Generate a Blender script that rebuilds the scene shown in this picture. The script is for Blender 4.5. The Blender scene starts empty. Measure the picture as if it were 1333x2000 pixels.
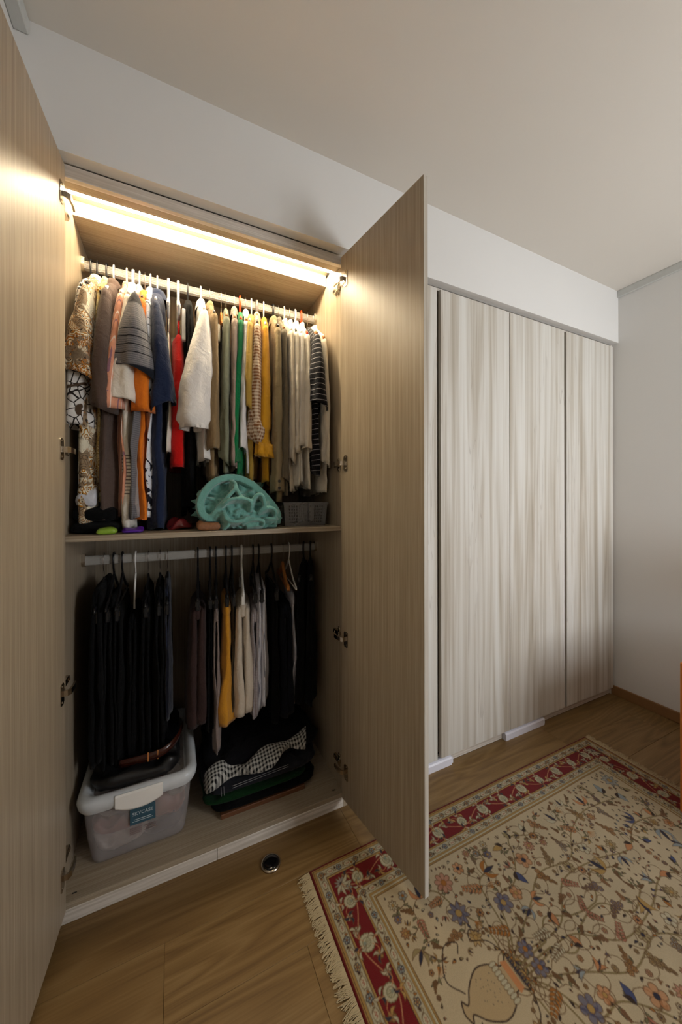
import bpy, bmesh, math, random
import numpy as np
from mathutils import Vector, Matrix, noise

# ---------------------------------------------------------------- camera, world, lights, exposure
SC = bpy.context.scene
COL = SC.collection
H = 1.2625                       # eye height
YAW = 0.4495; ROLL = 0.0016
cam = bpy.data.cameras.new('camera'); cam_o = bpy.data.objects.new('camera', cam); COL.objects.link(cam_o)
cam.sensor_fit = 'VERTICAL'; cam.sensor_height = 36.0
cam.lens = 686.47/2000*36.0
cam.shift_y = -23.0/2000
cam.clip_start = 0.02; cam.clip_end = 60
_F = Vector((math.sin(YAW), math.cos(YAW), 0)); _R = Vector((math.cos(YAW), -math.sin(YAW), 0)); _Z = Vector((0, 0, 1))
_X = _R*math.cos(ROLL) - _Z*math.sin(ROLL); _Y = _R*math.sin(ROLL) + _Z*math.cos(ROLL)
m3 = Matrix((_X, _Y, -_F)).transposed()
cam_o.matrix_world = Matrix.Translation((0, 0, H)) @ m3.to_4x4()
SC.camera = cam_o

w = bpy.data.worlds.new('world'); SC.world = w; w.use_nodes = True
w.node_tree.nodes['Background'].inputs[0].default_value = (0.78, 0.86, 1.0, 1)
w.node_tree.nodes['Background'].inputs[1].default_value = 1.0

def area(name, loc, rot, sx, sy, power, col, spread=180):
    l = bpy.data.lights.new(name, 'AREA'); l.shape = 'RECTANGLE'; l.size = sx; l.size_y = sy
    l.energy = power; l.color = col; l.spread = math.radians(spread)
    o = bpy.data.objects.new(name, l); COL.objects.link(o); o.location = loc; o.rotation_euler = rot
    return o
# daylight entering by the window in the wall behind the camera
area('window_daylight', (2.16, -1.26, 1.42), (math.radians(90), 0, 0), 0.70, 1.10, 44, (0.92, 0.955, 1.0))
LAMP_POWER = 125
LED_STRENGTH = 120

SC.view_settings.view_transform = 'Standard'; SC.view_settings.look = 'None'
SC.view_settings.gamma = 1.0; SC.view_settings.use_curve_mapping = False
SC.view_settings.exposure = 0.0

# ---------------------------------------------------------------- helpers
rnd = random.Random(7)
def tag(o, label=None, cat=None, group=None, kind=None):
    if label: o['label'] = label
    if cat: o['category'] = cat
    if group: o['group'] = group
    if kind: o['kind'] = kind
    return o
def empty(name, loc, label, cat, group=None, kind=None, rotz=0.0):
    o = bpy.data.objects.new(name, None); COL.objects.link(o); o.location = loc; o.rotation_euler = (0, 0, rotz)
    o.empty_display_size = 0.05
    return tag(o, label, cat, group, kind)
def obj(name, me, mats, parent=None, smooth=False, loc=None, rotz=None):
    if isinstance(me, bmesh.types.BMesh):
        bm = me; me = bpy.data.meshes.new(name); bm.to_mesh(me); bm.free()
    if mats is not None and len(me.materials) == 0:
        for m in (mats if isinstance(mats, (list, tuple)) else [mats]): me.materials.append(m)
    if smooth: me.shade_smooth()
    o = bpy.data.objects.new(name, me); COL.objects.link(o)
    if parent: o.parent = parent
    if loc is not None: o.location = loc
    if rotz is not None: o.rotation_euler = (0, 0, rotz)
    return o
def BM(): return bmesh.new()
def box(bm, x0, y0, z0, x1, y1, z1, bev=0.0, seg=1, mi=0):
    vs = [bm.verts.new(p) for p in [(x0,y0,z0),(x1,y0,z0),(x1,y1,z0),(x0,y1,z0),(x0,y0,z1),(x1,y0,z1),(x1,y1,z1),(x0,y1,z1)]]
    fs = [bm.faces.new([vs[i] for i in f]) for f in [(0,3,2,1),(4,5,6,7),(0,1,5,4),(1,2,6,5),(2,3,7,6),(3,0,4,7)]]
    for f in fs: f.material_index = mi
    if bev > 0:
        es = list({e for f in fs for e in f.edges})
        bmesh.ops.bevel(bm, geom=es, offset=bev, segments=seg, affect='EDGES', profile=0.5, material=-1)
    return bm
def loft(bm, rings, closed=True, cap0=False, cap1=False, mi=0):
    V = [[bm.verts.new(p) for p in r] for r in rings]
    n = len(V[0])
    for a, b in zip(V[:-1], V[1:]):
        for i in range(n if closed else n-1):
            j = (i+1) % n
            f = bm.faces.new((a[i], a[j], b[j], b[i])); f.material_index = mi
    if cap0: bm.faces.new(V[0][::-1]).material_index = mi
    if cap1: bm.faces.new(V[-1]).material_index = mi
    return V
def tube(bm, pts, r, n=8, ry=None, mi=0, cap=True):
    pts = [Vector(p) for p in pts]; rings = []
    up = Vector((1, 0, 0.013))
    for i, p in enumerate(pts):
        t = (pts[min(i+1, len(pts)-1)] - pts[max(i-1, 0)]).normalized()
        u = (up - t*up.dot(t))
        if u.length < 1e-3: u = Vector((0, 1, 0)) - t*t.y
        u.normalize(); v = t.cross(u); up = u
        ri = r[i] if isinstance(r, (list, tuple)) else r
        rj = (ry[i] if isinstance(ry, (list, tuple)) else ry) if ry is not None else ri
        rings.append([p + u*(ri*math.cos(2*math.pi*k/n)) + v*(rj*math.sin(2*math.pi*k/n)) for k in range(n)])
    loft(bm, rings, True, cap, cap, mi)
    return bm
def bez(pts, n=12):
    """Catmull-Rom through points"""
    P = [Vector(p) for p in pts]; P = [P[0]*2-P[1]] + P + [P[-1]*2-P[-2]]; out = []
    for i in range(1, len(P)-2):
        for k in range(n):
            t = k/n
            out.append(0.5*((2*P[i]) + (P[i+1]-P[i-1])*t + (2*P[i-1]-5*P[i]+4*P[i+1]-P[i+2])*t*t + (3*P[i]-P[i-1]-3*P[i+1]+P[i+2])*t**3))
    out.append(P[-2]); return out
def nz(x, y, z, s=1.0, seed=0.0):
    return noise.noise(Vector((x*s+seed*3.17, y*s-seed*1.3, z*s+seed*0.7)))

# ---------------------------------------------------------------- materials
def srgb(r, g, b):
    f = lambda c: (c/255/12.92) if c <= 10.3 else ((c/255+0.055)/1.055)**2.4
    return (f(r), f(g), f(b), 1.0)
class M:
    def __init__(s, name, rough=0.6, metal=0.0, spec=0.5):
        s.m = bpy.data.materials.new(name); s.m.use_nodes = True; s.t = s.m.node_tree
        s.b = s.t.nodes['Principled BSDF']; s.out = s.t.nodes['Material Output']
        s.b.inputs['Roughness'].default_value = rough; s.b.inputs['Metallic'].default_value = metal
        s.b.inputs['Specular IOR Level'].default_value = spec
    def set(s, sock, v):
        if hasattr(v, 'is_output') or isinstance(v, bpy.types.NodeSocket): s.t.links.new(v, sock)
        else:
            try: sock.default_value = v
            except Exception: sock.default_value = (v, v, v)
    def n(s, typ, ins=None, **props):
        nd = s.t.nodes.new(typ)
        for k, v in props.items(): setattr(nd, k, v)
        for k, v in (ins or {}).items(): s.set(nd.inputs[k], v)
        return nd
    def obj(s, scale=(1,1,1), loc=(0,0,0), kind='Object', rnd=False):
        c = s.n('ShaderNodeTexCoord').outputs[kind]
        mp = s.n('ShaderNodeMapping', {'Vector': c, 'Scale': scale, 'Location': loc}).outputs[0]
        if rnd:
            r = s.n('ShaderNodeObjectInfo').outputs['Random']
            k = s.n('ShaderNodeCombineXYZ', {0: s.math('MULTIPLY', r, 37.0), 1: s.math('MULTIPLY', r, 91.0), 2: s.math('MULTIPLY', r, 13.0)}).outputs[0]
            mp = s.n('ShaderNodeVectorMath', {0: mp, 1: k}, operation='ADD').outputs[0]
        return mp
    def noise(s, vec, scale=5, detail=3, rough=0.5, dist=0.0):
        return s.n('ShaderNodeTexNoise', {'Vector': vec, 'Scale': scale, 'Detail': detail, 'Roughness': rough, 'Distortion': dist}).outputs[0]
    def math(s, op, a, b=0.0, c=0.0):
        return s.n('ShaderNodeMath', {0: a, 1: b, 2: c}, operation=op).outputs[0]
    def sep(s, v):
        return s.n('ShaderNodeSeparateXYZ', {0: v}).outputs
    def mix(s, f, a, b, blend='MIX'):
        nd = s.t.nodes.new('ShaderNodeMix'); nd.data_type = 'RGBA'; nd.blend_type = blend
        s.set(nd.inputs[0], f); s.set(nd.inputs[6], a); s.set(nd.inputs[7], b); return nd.outputs[2]
    def ramp(s, f, stops, interp='LINEAR'):
        nd = s.n('ShaderNodeValToRGB', {0: f}); e = nd.color_ramp.elements; nd.color_ramp.interpolation = interp
        while len(e) < len(stops): e.new(0.5)
        for i, (p, c) in enumerate(stops): e[i].position = p; e[i].color = c
        return nd.outputs[0]
    def step(s, v, thr, w=0.02):
        return s.n('ShaderNodeMapRange', {0: v, 1: thr-w, 2: thr+w}, interpolation_type='SMOOTHSTEP').outputs[0]
    def col(s, c): s.set(s.b.inputs['Base Color'], c); return s
    def bump(s, h, strength=0.2, dist=0.002):
        s.t.links.new(s.n('ShaderNodeBump', {'Height': h, 'Strength': strength, 'Distance': dist}).outputs[0], s.b.inputs['Normal']); return s

def plain(name, c, rough=0.5, metal=0.0, var=0.06, sc=30, spec=0.5, bump=0.0):
    k = M(name, rough, metal, spec); v = k.obj()
    n = k.noise(v, sc, 3)
    d = tuple(x*(1-var*2) for x in c[:3])+(1,)
    k.col(k.mix(n, d, c))
    if bump: k.bump(k.noise(v, sc*8, 2), bump, 0.001)
    return k.m

def laminate(name, axis, light, dark, rough=0.42, fine=400.0, spec=0.5):
    """fine-lined wood-look laminate, lines running along axis 0/1/2"""
    k = M(name, rough, 0, spec)
    s1 = [fine]*3; s1[axis] = 1.6
    s2 = [fine*0.22]*3; s2[axis] = 0.35
    s3 = [fine*0.9]*3; s3[axis] = 9.0
    a = k.noise(k.obj(s1), 1, 2, 0.6); b = k.noise(k.obj(s2), 1, 2, 0.5); c = k.noise(k.obj(s3), 1, 1)
    f = k.math('ADD', k.math('MULTIPLY', a, 0.6), k.math('ADD', k.math('MULTIPLY', b, 0.22), k.math('MULTIPLY', c, 0.2)))
    k.col(k.ramp(f, [(0.40, dark), (0.53, tuple((x+y)/2 for x, y in zip(light, dark))), (0.64, light)]))
    k.bump(a, 0.12, 0.0006)
    return k.m

def ash(name, axis=2):
    """pale grey-beige ash veneer with broad soft streaks along z"""
    k = M(name, 0.45, 0, 0.45)
    s1 = [13.0, 13.0, 13.0]; s1[axis] = 0.42
    s2 = [60.0]*3; s2[axis] = 0.9
    s3 = [330.0]*3; s3[axis] = 2.2
    v1 = k.obj(s1, rnd=True)
    d = k.noise(v1, 1.0, 3, 0.55, 0.9); st = k.noise(k.obj(s2, rnd=True), 1, 3, 0.6, 0.3); fi = k.noise(k.obj(s3, rnd=True), 1, 2, 0.6)
    f = k.math('ADD', k.math('MULTIPLY', d, 0.62), k.math('ADD', k.math('MULTIPLY', st, 0.26), k.math('MULTIPLY', fi, 0.12)))
    c = k.ramp(f, [(0.33, srgb(156,144,126)), (0.43, srgb(184,175,160)), (0.52, srgb(206,201,191)), (0.66, srgb(220,218,211))])
    rings = k.math('FRACT', k.math('MULTIPLY', d, 9.0))
    dark = k.math('MULTIPLY', k.step(rings, 0.93, 0.05), k.step(k.noise(v1, 0.5, 1), 0.53, 0.05))
    k.col(k.mix(k.math('MULTIPLY', dark, 0.30), c, srgb(136,120,104)))
    k.bump(fi, 0.08, 0.0005)
    return k.m

def oak(name):
    k = M(name, 0.42, 0, 0.45)
    v = k.obj((1.1, 9.0, 9.0), rnd=True)
    d = k.noise(v, 0.75, 2, 0.45, 0.5)
    r = k.math('FRACT', k.math('MULTIPLY', d, 11.0))
    tri = k.math('ABSOLUTE', k.math('SUBTRACT', k.math('MULTIPLY', r, 2.0), 1.0))
    fi = k.noise(k.obj((5, 230, 230), rnd=True), 1, 3, 0.65); md = k.noise(k.obj((1.3, 26, 26), rnd=True), 1, 3, 0.6)
    f = k.math('ADD', k.math('MULTIPLY', tri, 0.22), k.math('ADD', k.math('MULTIPLY', fi, 0.38), k.math('MULTIPLY', md, 0.42)))
    c = k.ramp(f, [(0.30, srgb(99,73,39)), (0.5, srgb(122,94,54)), (0.70, srgb(139,112,72))])
    rr = k.n('ShaderNodeObjectInfo').outputs['Random']
    c = k.mix(k.math('MULTIPLY', rr, 0.25), c, srgb(110,83,47))
    k.col(c); k.bump(fi, 0.10, 0.0006)
    return k.m

def wallpaint(name, c):
    k = M(name, 0.85, 0, 0.2); v = k.obj()
    k.col(k.mix(k.noise(v, 3, 2), tuple(x*0.97 for x in c[:3])+(1,), c))
    k.bump(k.noise(v, 260, 2), 0.08, 0.0008)
    return k.m

def fabric(name, c, rough=0.9, var=0.12, weave=900, sheen=0.15, pat=None):
    k = M(name, rough, 0, 0.12)
    v = k.obj()
    base = k.mix(k.noise(v, 14, 3, 0.6), tuple(x*(1-var) for x in c[:3])+(1,), tuple(min(1, x*(1+var*0.4)) for x in c[:3])+(1,))
    if pat: base = pat(k, v, base)
    k.col(base)
    k.b.inputs['Sheen Weight'].default_value = sheen; k.b.inputs['Sheen Roughness'].default_value = 0.5
    k.bump(k.math('ADD', k.noise(v, 30, 4, 0.6, 0.6), k.math('MULTIPLY', k.noise(v, weave, 1), 0.12)), 0.6, 0.012)
    return k.m

# pattern functions (k, vec, base) -> colour; garments hang in their local yz plane
def p_lines(axis, period, duty, c, off=0.0):
    def f(k, v, base):
        a = k.math('FRACT', k.math('ADD', k.math('DIVIDE', k.sep(v)[axis], period), 50.0+off))
        return k.mix(k.step(a, 1-duty, 0.02), base, c)
    return f
def p_multi(*fs):
    def f(k, v, base):
        for g in fs: base = g(k, v, base)
        return base
    return f
def p_gingham(period, c, axes=(1, 2)):
    def f(k, v, base):
        s = k.sep(v); o = []
        for ax in axes:
            a = k.math('FRACT', k.math('ADD', k.math('DIVIDE', s[ax], period), 50.0)); o.append(k.step(a, 0.5, 0.06))
        return k.mix(k.math('MULTIPLY', k.math('ADD', o[0], o[1]), 0.5), base, c)
    return f
def p_baroque(sc, gold, brown, black):
    def f(k, v, base):
        nv = k.n('ShaderNodeTexNoise', {'Vector': v, 'Scale': sc*0.8, 'Detail': 1}).outputs['Color']
        dv = k.n('ShaderNodeVectorMath', {0: v, 1: k.n('ShaderNodeVectorMath', {0: nv, 'Scale': 0.05}, operation='SCALE').outputs[0]}, operation='ADD').outputs[0]
        d = k.n('ShaderNodeTexVoronoi', {'Vector': dv, 'Scale': sc}).outputs['Distance']
        r = k.math('FRACT', k.math('MULTIPLY', d, 4.2))
        zone = k.noise(v, sc*0.32, 2); zone2 = k.noise(v, sc*0.5, 2, 0.5, 1.0)
        c = k.mix(k.math('MULTIPLY', k.step(r, 0.55, 0.06), k.step(zone, 0.45, 0.05)), base, gold)
        c = k.mix(k.math('MULTIPLY', k.step(zone2, 0.56, 0.02), 0.9), c, brown)
        c = k.mix(k.math('MULTIPLY', k.step(r, 0.86, 0.05), k.step(zone, 0.40, 0.05)), c, black)
        return c
    return f
def p_cells(sc, width, c):
    def f(k, v, base):
        d = k.n('ShaderNodeTexVoronoi', {'Vector': v, 'Scale': sc}, feature='DISTANCE_TO_EDGE').outputs['Distance']
        return k.mix(k.step(d, width, 0.015), c, base)
    return f
def p_spots(sc, thr, c, dist=1.5):
    def f(k, v, base):
        n = k.noise(v, sc, 2, 0.5, dist)
        return k.mix(k.step(n, thr, 0.015), base, c)
    return f
def p_band(axis, lo, hi, g):
    def f(k, v, base):
        s = k.sep(v)[axis]
        msk = k.math('MULTIPLY', k.step(s, lo, 0.003), k.math('SUBTRACT', 1.0, k.step(s, hi, 0.003)))
        return k.mix(msk, base, g(k, v, base))
    return f

MT = {}
MT['wall'] = wallpaint('painted_wall', srgb(224,222,218))
MT['ceil'] = wallpaint('painted_ceiling', srgb(226,220,210))
MT['trunk'] = plain('white_trunking', srgb(205,206,202), 0.55)
LL, LD = srgb(176,162,140), srgb(142,126,104)
MT['lam_z'] = laminate('fine_line_laminate_vertical', 2, LL, LD)
MT['lam_x'] = laminate('fine_line_laminate_horizontal', 0, LL, LD)
MT['lam_pale'] = laminate('pale_laminate_edge', 0, srgb(224,216,206), srgb(190,180,166), 0.4, 160)
MT['ash'] = ash('pale_ash_veneer')
MT['oak'] = oak('oak_vinyl_plank')
MT['oakbase'] = plain('oak_skirting', srgb(140,102,62), 0.5)
MT['chrome'] = plain('nickel_plated_steel', srgb(190,180,165), 0.22, 1.0, 0.04)
MT['alu'] = plain('ribbed_white_rail', srgb(172,168,160), 0.4, 0.1, 0.03)
MT['black_gap'] = plain('dark_gap', srgb(40,36,32), 0.8)
MT['white_pl'] = plain('white_plastic', srgb(238,235,228), 0.35, 0, 0.02)
MT['lilac_pl'] = plain('cool_white_vinyl', srgb(226,226,236), 0.3, 0, 0.02)
MT['black_pl'] = plain('black_plastic', srgb(22,22,24), 0.35, 0, 0.05)
MT['red_pl'] = plain('orange_red_plastic', srgb(232,72,22), 0.35, 0, 0.03)
MT['clear_pl'] = plain('smoky_clear_plastic', srgb(120,112,108), 0.2, 0, 0.05)
MT['wire'] = plain('steel_wire', srgb(160,150,140), 0.3, 1.0, 0.03)
MT['wood_h'] = plain('honey_wood', srgb(190,122,62), 0.45, 0, 0.12, 40)
MT['teak'] = plain('orange_teak', srgb(214,124,44), 0.5, 0, 0.12, 12)

k = M('led_diffuser'); k.b.inputs['Base Color'].default_value = (1, 0.95, 0.85, 1)
k.b.inputs['Emission Color'].default_value = (1.0, 0.84, 0.58, 1); k.b.inputs['Emission Strength'].default_value = LED_STRENGTH
MT['led'] = k.m

def translucent(name, c, alpha, rough=0.3):
    k = M(name, rough, 0, 0.5); k.b.inputs['Base Color'].default_value = c
    tr = k.n('ShaderNodeBsdfTransparent', {0: (0.93, 0.93, 0.95, 1)}).outputs[0]
    nn = k.noise(k.obj(), 30, 3)
    f = k.math('ADD', k.math('MULTIPLY', nn, 0.18), alpha-0.09)
    ms = k.n('ShaderNodeMixShader', {0: f, 1: tr, 2: k.b.outputs[0]}).outputs[0]
    k.t.links.new(ms, k.out.inputs[0]); return k.m
MT['bin_clear'] = translucent('hazy_clear_plastic', srgb(200,192,188), 0.28)
MT['bin_lid'] = translucent('milky_plastic_lid', srgb(222,226,228), 0.8, 0.22)
MT['basket'] = translucent('smoky_translucent_plastic', srgb(128,126,124), 0.60, 0.25)

# ---------------------------------------------------------------- structure
YC = 1.300      # carcass front
YB = 1.258      # bulkhead face
ZB = 2.270; ZC = 2.600
XL, XR, YBK, YFR = -0.39, 2.588, -1.2, 1.90

def struct(name, bm, m, label, cat, parent=None):
    o = obj(name, bm, m, parent)
    return tag(o, label, cat, kind='structure')

b = BM(); box(b, XL-0.1, YBK-0.1, -0.12, XR+0.1, YFR+0.1, -0.006)
FLOOR = struct('floor', b, MT['black_gap'], 'oak-look plank floor in front of the wardrobes', 'floor')
# oak planks, each a piece, rows running along the wardrobe
PW, PL = 0.183, 1.22
edges_y = [1.306 - i*PW for i in range(19)]
offs = [0.62, -0.02, 0.345, 0.80, 0.20, 0.55, -0.15, 0.40, 0.75, 0.1, 0.5, 0.9, 0.3, 0.65, 0.0, 0.45, 0.85, 0.25, 0.6]
for i, y1 in enumerate(edges_y):
    y0 = y1 - PW
    if y1 <= YBK: break
    x = offs[i]
    while x > XL: x -= PL
    while x < XR:
        xa, xb = max(x, XL)+0.0003, min(x+PL, XR)-0.0003
        if xb - xa > 0.02:
            b = BM(); cx, cy = (xa+xb)/2, (max(y0, YBK)+y1)/2
            box(b, xa-cx, max(y0, YBK)+0.0003-cy, -0.006, xb-cx, y1-0.0003-cy, 0.0, 0.0006)
            obj('plank', b, MT['oak'], FLOOR, loc=(cx, cy, 0))
        x += PL

b = BM(); box(b, XL-0.1, YBK-0.1, ZC, XR+0.1, YFR+0.1, ZC+0.1)
struct('ceiling', b, MT['ceil'], 'smooth off-white ceiling over the room', 'ceiling')
b = BM(); box(b, XL-0.1, YBK-0.1, -0.006, XL, YFR+0.1, ZC)
struct('wall_left', b, MT['wall'], 'white side wall behind the left open door', 'wall')
b = BM(); box(b, XR, YBK-0.1, -0.006, XR+0.1, YFR+0.1, ZC)
struct('wall_right', b, MT['wall'], 'white side wall at the right end of the wardrobes', 'wall')
b = BM(); box(b, XL, YFR, -0.006, XR, YFR+0.1, ZC)
struct('wall_front', b, MT['wall'], 'wall hidden behind the wardrobes', 'wall')
b = BM()   # back wall with the window opening
wx0, wx1, wz0, wz1 = 1.77, 2.55, 0.84, 2.00
box(b, XL, YBK-0.1, -0.006, wx0, YBK, ZC); box(b, wx1, YBK-0.1, -0.006, XR, YBK, ZC)
box(b, wx0, YBK-0.1, -0.006, wx1, YBK, wz0); box(b, wx0, YBK-0.1, wz1, wx1, YBK, ZC)
struct('wall_back', b, MT['wall'], 'white wall with the window behind the viewer', 'wall')
b = BM()
for x in (wx0, (wx0+wx1)/2-0.02, wx1-0.04): box(b, x, YBK-0.03, wz0, x+0.04, YBK+0.01, wz1, 0.003)
box(b, wx0+0.04, YBK-0.03, wz0, wx1-0.04, YBK+0.01, wz0+0.04); box(b, wx0+0.04, YBK-0.03, wz1-0.04, wx1-0.04, YBK+0.01, wz1)
win = struct('window_1', b, MT['white_pl'], 'white window frame in the wall behind the viewer', 'window')
kg = M('window_glass', 0.05); tr = kg.n('ShaderNodeBsdfTransparent', {0: (0.95, 0.97, 0.98, 1)}).outputs[0]
kg.t.links.new(kg.n('ShaderNodeMixShader', {0: 0.08, 1: tr, 2: kg.b.outputs[0]}).outputs[0], kg.out.inputs[0])
b = BM(); box(b, wx0+0.001, YBK-0.095, wz0+0.001, wx1-0.001, YBK-0.089, wz1-0.001); obj('pane', b, kg.m, win)
b = BM()
loft(b, [[(x, y, z) for y, z in ((YB,ZB),(YC,ZB),(YC,2.300),(YFR,2.300),(YFR,ZC),(YB,ZC))] for x in (XL, XR)], True, True, True)
struct('trim_1', b, MT['wall'], 'white boxed bulkhead above the wardrobes', 'bulkhead')
b = BM(); box(b, XL, YBK, 2.556, -0.355, YB, ZC, 0.003)
struct('trim_2', b, MT['trunk'], 'white trunking along the left wall under the ceiling', 'trunking')
b = BM(); box(b, XR-0.013, YBK, 2.556, XR, YB, ZC, 0.003)
struct('trim_3', b, MT['trunk'], 'white trunking along the right wall under the ceiling', 'trunking')
b = BM(); box(b, XR-0.012, YBK, 0.0, XR, YC+0.01, 0.061, 0.004, 2)
struct('baseboard_right', b, MT['oakbase'], 'oak skirting board along the right wall', 'skirting board')

# inferred ceiling lamp behind the viewer; bowl shaped to bounce light off the ceiling
t = empty('ceiling_lamp', (1.15, -0.55, ZC), 'inferred hanging ceiling lamp behind the viewer, white bowl shaped to light the ceiling', 'lamp')
b = BM(); loft(b, [[(r*math.cos(a*math.pi/16), r*math.sin(a*math.pi/16), z) for a in range(32)] for r, z in ((0.06,0),(0.058,-0.02),(0.010,-0.03),(0.010,-0.36))], True, True, True)
obj('lamp_stem', b, MT['white_pl'], t)
b = BM(); loft(b, [[(r*math.cos(a*math.pi/16), r*math.sin(a*math.pi/16), z) for a in range(32)] for r, z in ((0.19,-0.30),(0.165,-0.345),(0.10,-0.385),(0.03,-0.40),(0.03,-0.395),(0.10,-0.378),(0.16,-0.339),(0.186,-0.298))], True, True, True)
obj('lamp_shade', b, MT['white_pl'], t, True)
k = M('lamp_bulb'); k.b.inputs['Base Color'].default_value = (1,1,1,1)
k.b.inputs['Emission Color'].default_value = (1.0, 0.86, 0.70, 1); k.b.inputs['Emission Strength'].default_value = LAMP_POWER
b = BM(); bmesh.ops.create_uvsphere(b, u_segments=20, v_segments=12, radius=0.055, matrix=Matrix.Translation((0, 0, -0.335)))
obj('bulb', b, k.m, t, True)

# ---------------------------------------------------------------- open wardrobe
XI0, XI1 = -0.302, 0.636      # inner faces
YI = 1.862                    # back panel face
def part(name, m, parent, *boxes, bev=0.0008):
    b = BM()
    for q in boxes: box(b, *q, bev)
    return obj(name, b, m, parent)
WAR = empty('wardrobe', (0, 0, 0), 'open built-in wardrobe with both wood-lined doors swung out and clothes inside', 'wardrobe')
part('side_panel', MT['lam_z'], WAR, (-0.320, YC, 0.0, XI0, 1.88, 2.27))
part('side_panel', MT['lam_z'], WAR, (XI1, YC, 0.0, 0.6535, 1.88, 2.27))
part('back_panel', MT['lam_z'], WAR, (XI0, YI, 0.0, XI1, 1.88, 2.27))
part('fascia', MT['lam_pale'], WAR, (XI0, YC, 2.228, XI1, YC+0.018, 2.2665))
part('fascia_lip', MT['lam_x'], WAR, (XI0, YC+0.018, 2.236, XI1, 1.362, 2.254))
part('top_panel', MT['lam_x'], WAR, (XI0, 1.472, 2.235, XI1, YI, 2.254))
part('light_recess', MT['lam_x'], WAR, (XI0, 1.362, 2.286, XI1, 1.472, 2.298), (XI0, 1.352, 2.2545, XI1, 1.362, 2.298), (XI0, 1.472, 2.2545, XI1, 1.482, 2.298), bev=0)
part('base_panel', MT['lam_x'], WAR, (XI0, YC, 0.042, XI1, YI, 0.060))
part('plinth', MT['lam_pale'], WAR, (XI0, YC, 0.0, 0.142, YC+0.016, 0.0415), bev=0.0015)
part('plinth', MT['lam_pale'], WAR, (0.143, YC, 0.0, XI1, YC+0.016, 0.0415), bev=0.0015)
part('shelf', [MT['lam_x']], WAR, (XI0, 1.318, 1.136, XI1, YI, 1.154), bev=0.0015)
for s in (-0.270, 0.605): part('screw_slot', MT['black_gap'], WAR, (s-0.006, 1.325, 0.0600, s+0.006, 1.329, 0.0606), bev=0)
# LED strip
b = BM()
n = 10; prof = [(0.016*math.cos(math.pi*i/n), -0.013*math.sin(math.pi*i/n)) for i in range(n+1)]
loft(b, [[(x, 1.412+p[0], 2.279+p[1]) for p in prof] for x in (XI0+0.002, XI1-0.002)], True, True, True)
obj('led_strip', b, MT['led'], WAR, True)
part('led_channel', MT['alu'], WAR, (XI0, 1.392, 2.279, XI1, 1.432, 2.286), bev=0)

def rail(zc, parent):
    """oval ribbed clothes rail with its end sockets"""
    b = BM(); n = 40; ring = []
    for i in range(n):
        a = 2*math.pi*i/n
        r = 1.0 + (0.05 if i % 4 < 2 else -0.03)
        ring.append((0.0095*r*math.cos(a), 0.018*math.sin(a)*(1+0.0*r)))
    loft(b, [[(x, 1.6+p[0], zc+p[1]) for p in ring] for x in (XI0+0.004, XI1-0.004)], True, True, True)
    # flutes on the front face
    for q in range(-3, 4):
        box(b, XI0+0.01, 1.6-0.0112, zc+q*0.0042-0.0011, XI1-0.01, 1.6-0.007, zc+q*0.0042+0.0011)
    r = obj('hanging_rail', b, MT['alu'], parent)
    for x, s in ((XI0, 1), (XI1, -1)):
        b = BM(); pts = []
        for i in range(17):
            a = math.pi*(1+i/16); pts.append((0.014*math.cos(a), 0.022*math.sin(a)))
        pts = [(-0.014, 0.026)] + pts + [(0.014, 0.026)]
        rings = [[(x+s*dx, 1.6+p[0], zc+p[1]) for p in pts] for dx in (0.0, 0.012)]
        loft(b, rings, True, True, True); obj('rail_bracket', b, MT['chrome'], r)
    return r
ZR1, ZR2 = 2.140, 1.037
rail(ZR1, WAR); rail(ZR2, WAR)

DW, DZ0, DZ1, DT = 0.445, 0.050, 2.2526, 0.018
def door_mesh(sign, wdt=DW, z0=DZ0, z1=DZ1):
    """leaf from the hinge at x=0 to sign*wdt; inner face at y=0 looks along +y"""
    b = BM(); x0, x1 = sorted((0, sign*wdt)); box(b, x0, -DT, z0, x1, 0, z1, 0.001)
    b.normal_update()
    for f in b.faces: f.material_index = 1 if f.normal.y > 0.9 else 0
    return b
def hinge_mesh(sign, cup_x=0.03):
    """concealed hinge: flanged cup plate on the leaf, arm, cross-shaped mounting plate"""
    b = BM(); s = sign
    rings = []
    prof = [(-0.031,0.010),(-0.027,0.014),(0.027,0.014),(0.031,0.010),(0.031,-0.006),(0.024,-0.012),(-0.024,-0.012),(-0.031,-0.006)]
    loft(b, [[(s*(cup_x+q[1]), y, q[0]) for q in prof] for y in (0.0, 0.0022)], True, True, True)
    for z in (-0.023, 0.023):
        loft(b, [[(s*(cup_x+0.003+0.0035*math.cos(a*math.pi/5)), y, z+0.0035*math.sin(a*math.pi/5)) for a in range(10)] for y in (0.002, 0.0035)], True, False, True)
    # bent arm from the cup back into the cabinet
    rings = []
    path = [(cup_x-0.002, 0.001), (cup_x-0.003, 0.010), (cup_x-0.012, 0.0165), (-0.004, 0.0175), (-0.018, 0.0165), (-0.030, 0.0150)]
    for i, (px, py) in enumerate(path):
        hw = 0.0085 if i < 3 else 0.0075
        rings.append([(s*px, py-0.003, -hw), (s*px, py+0.003, -hw), (s*px, py+0.003, hw), (s*px, py-0.003, hw)])
    loft(b, rings, True, True, True)
    return b
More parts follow.
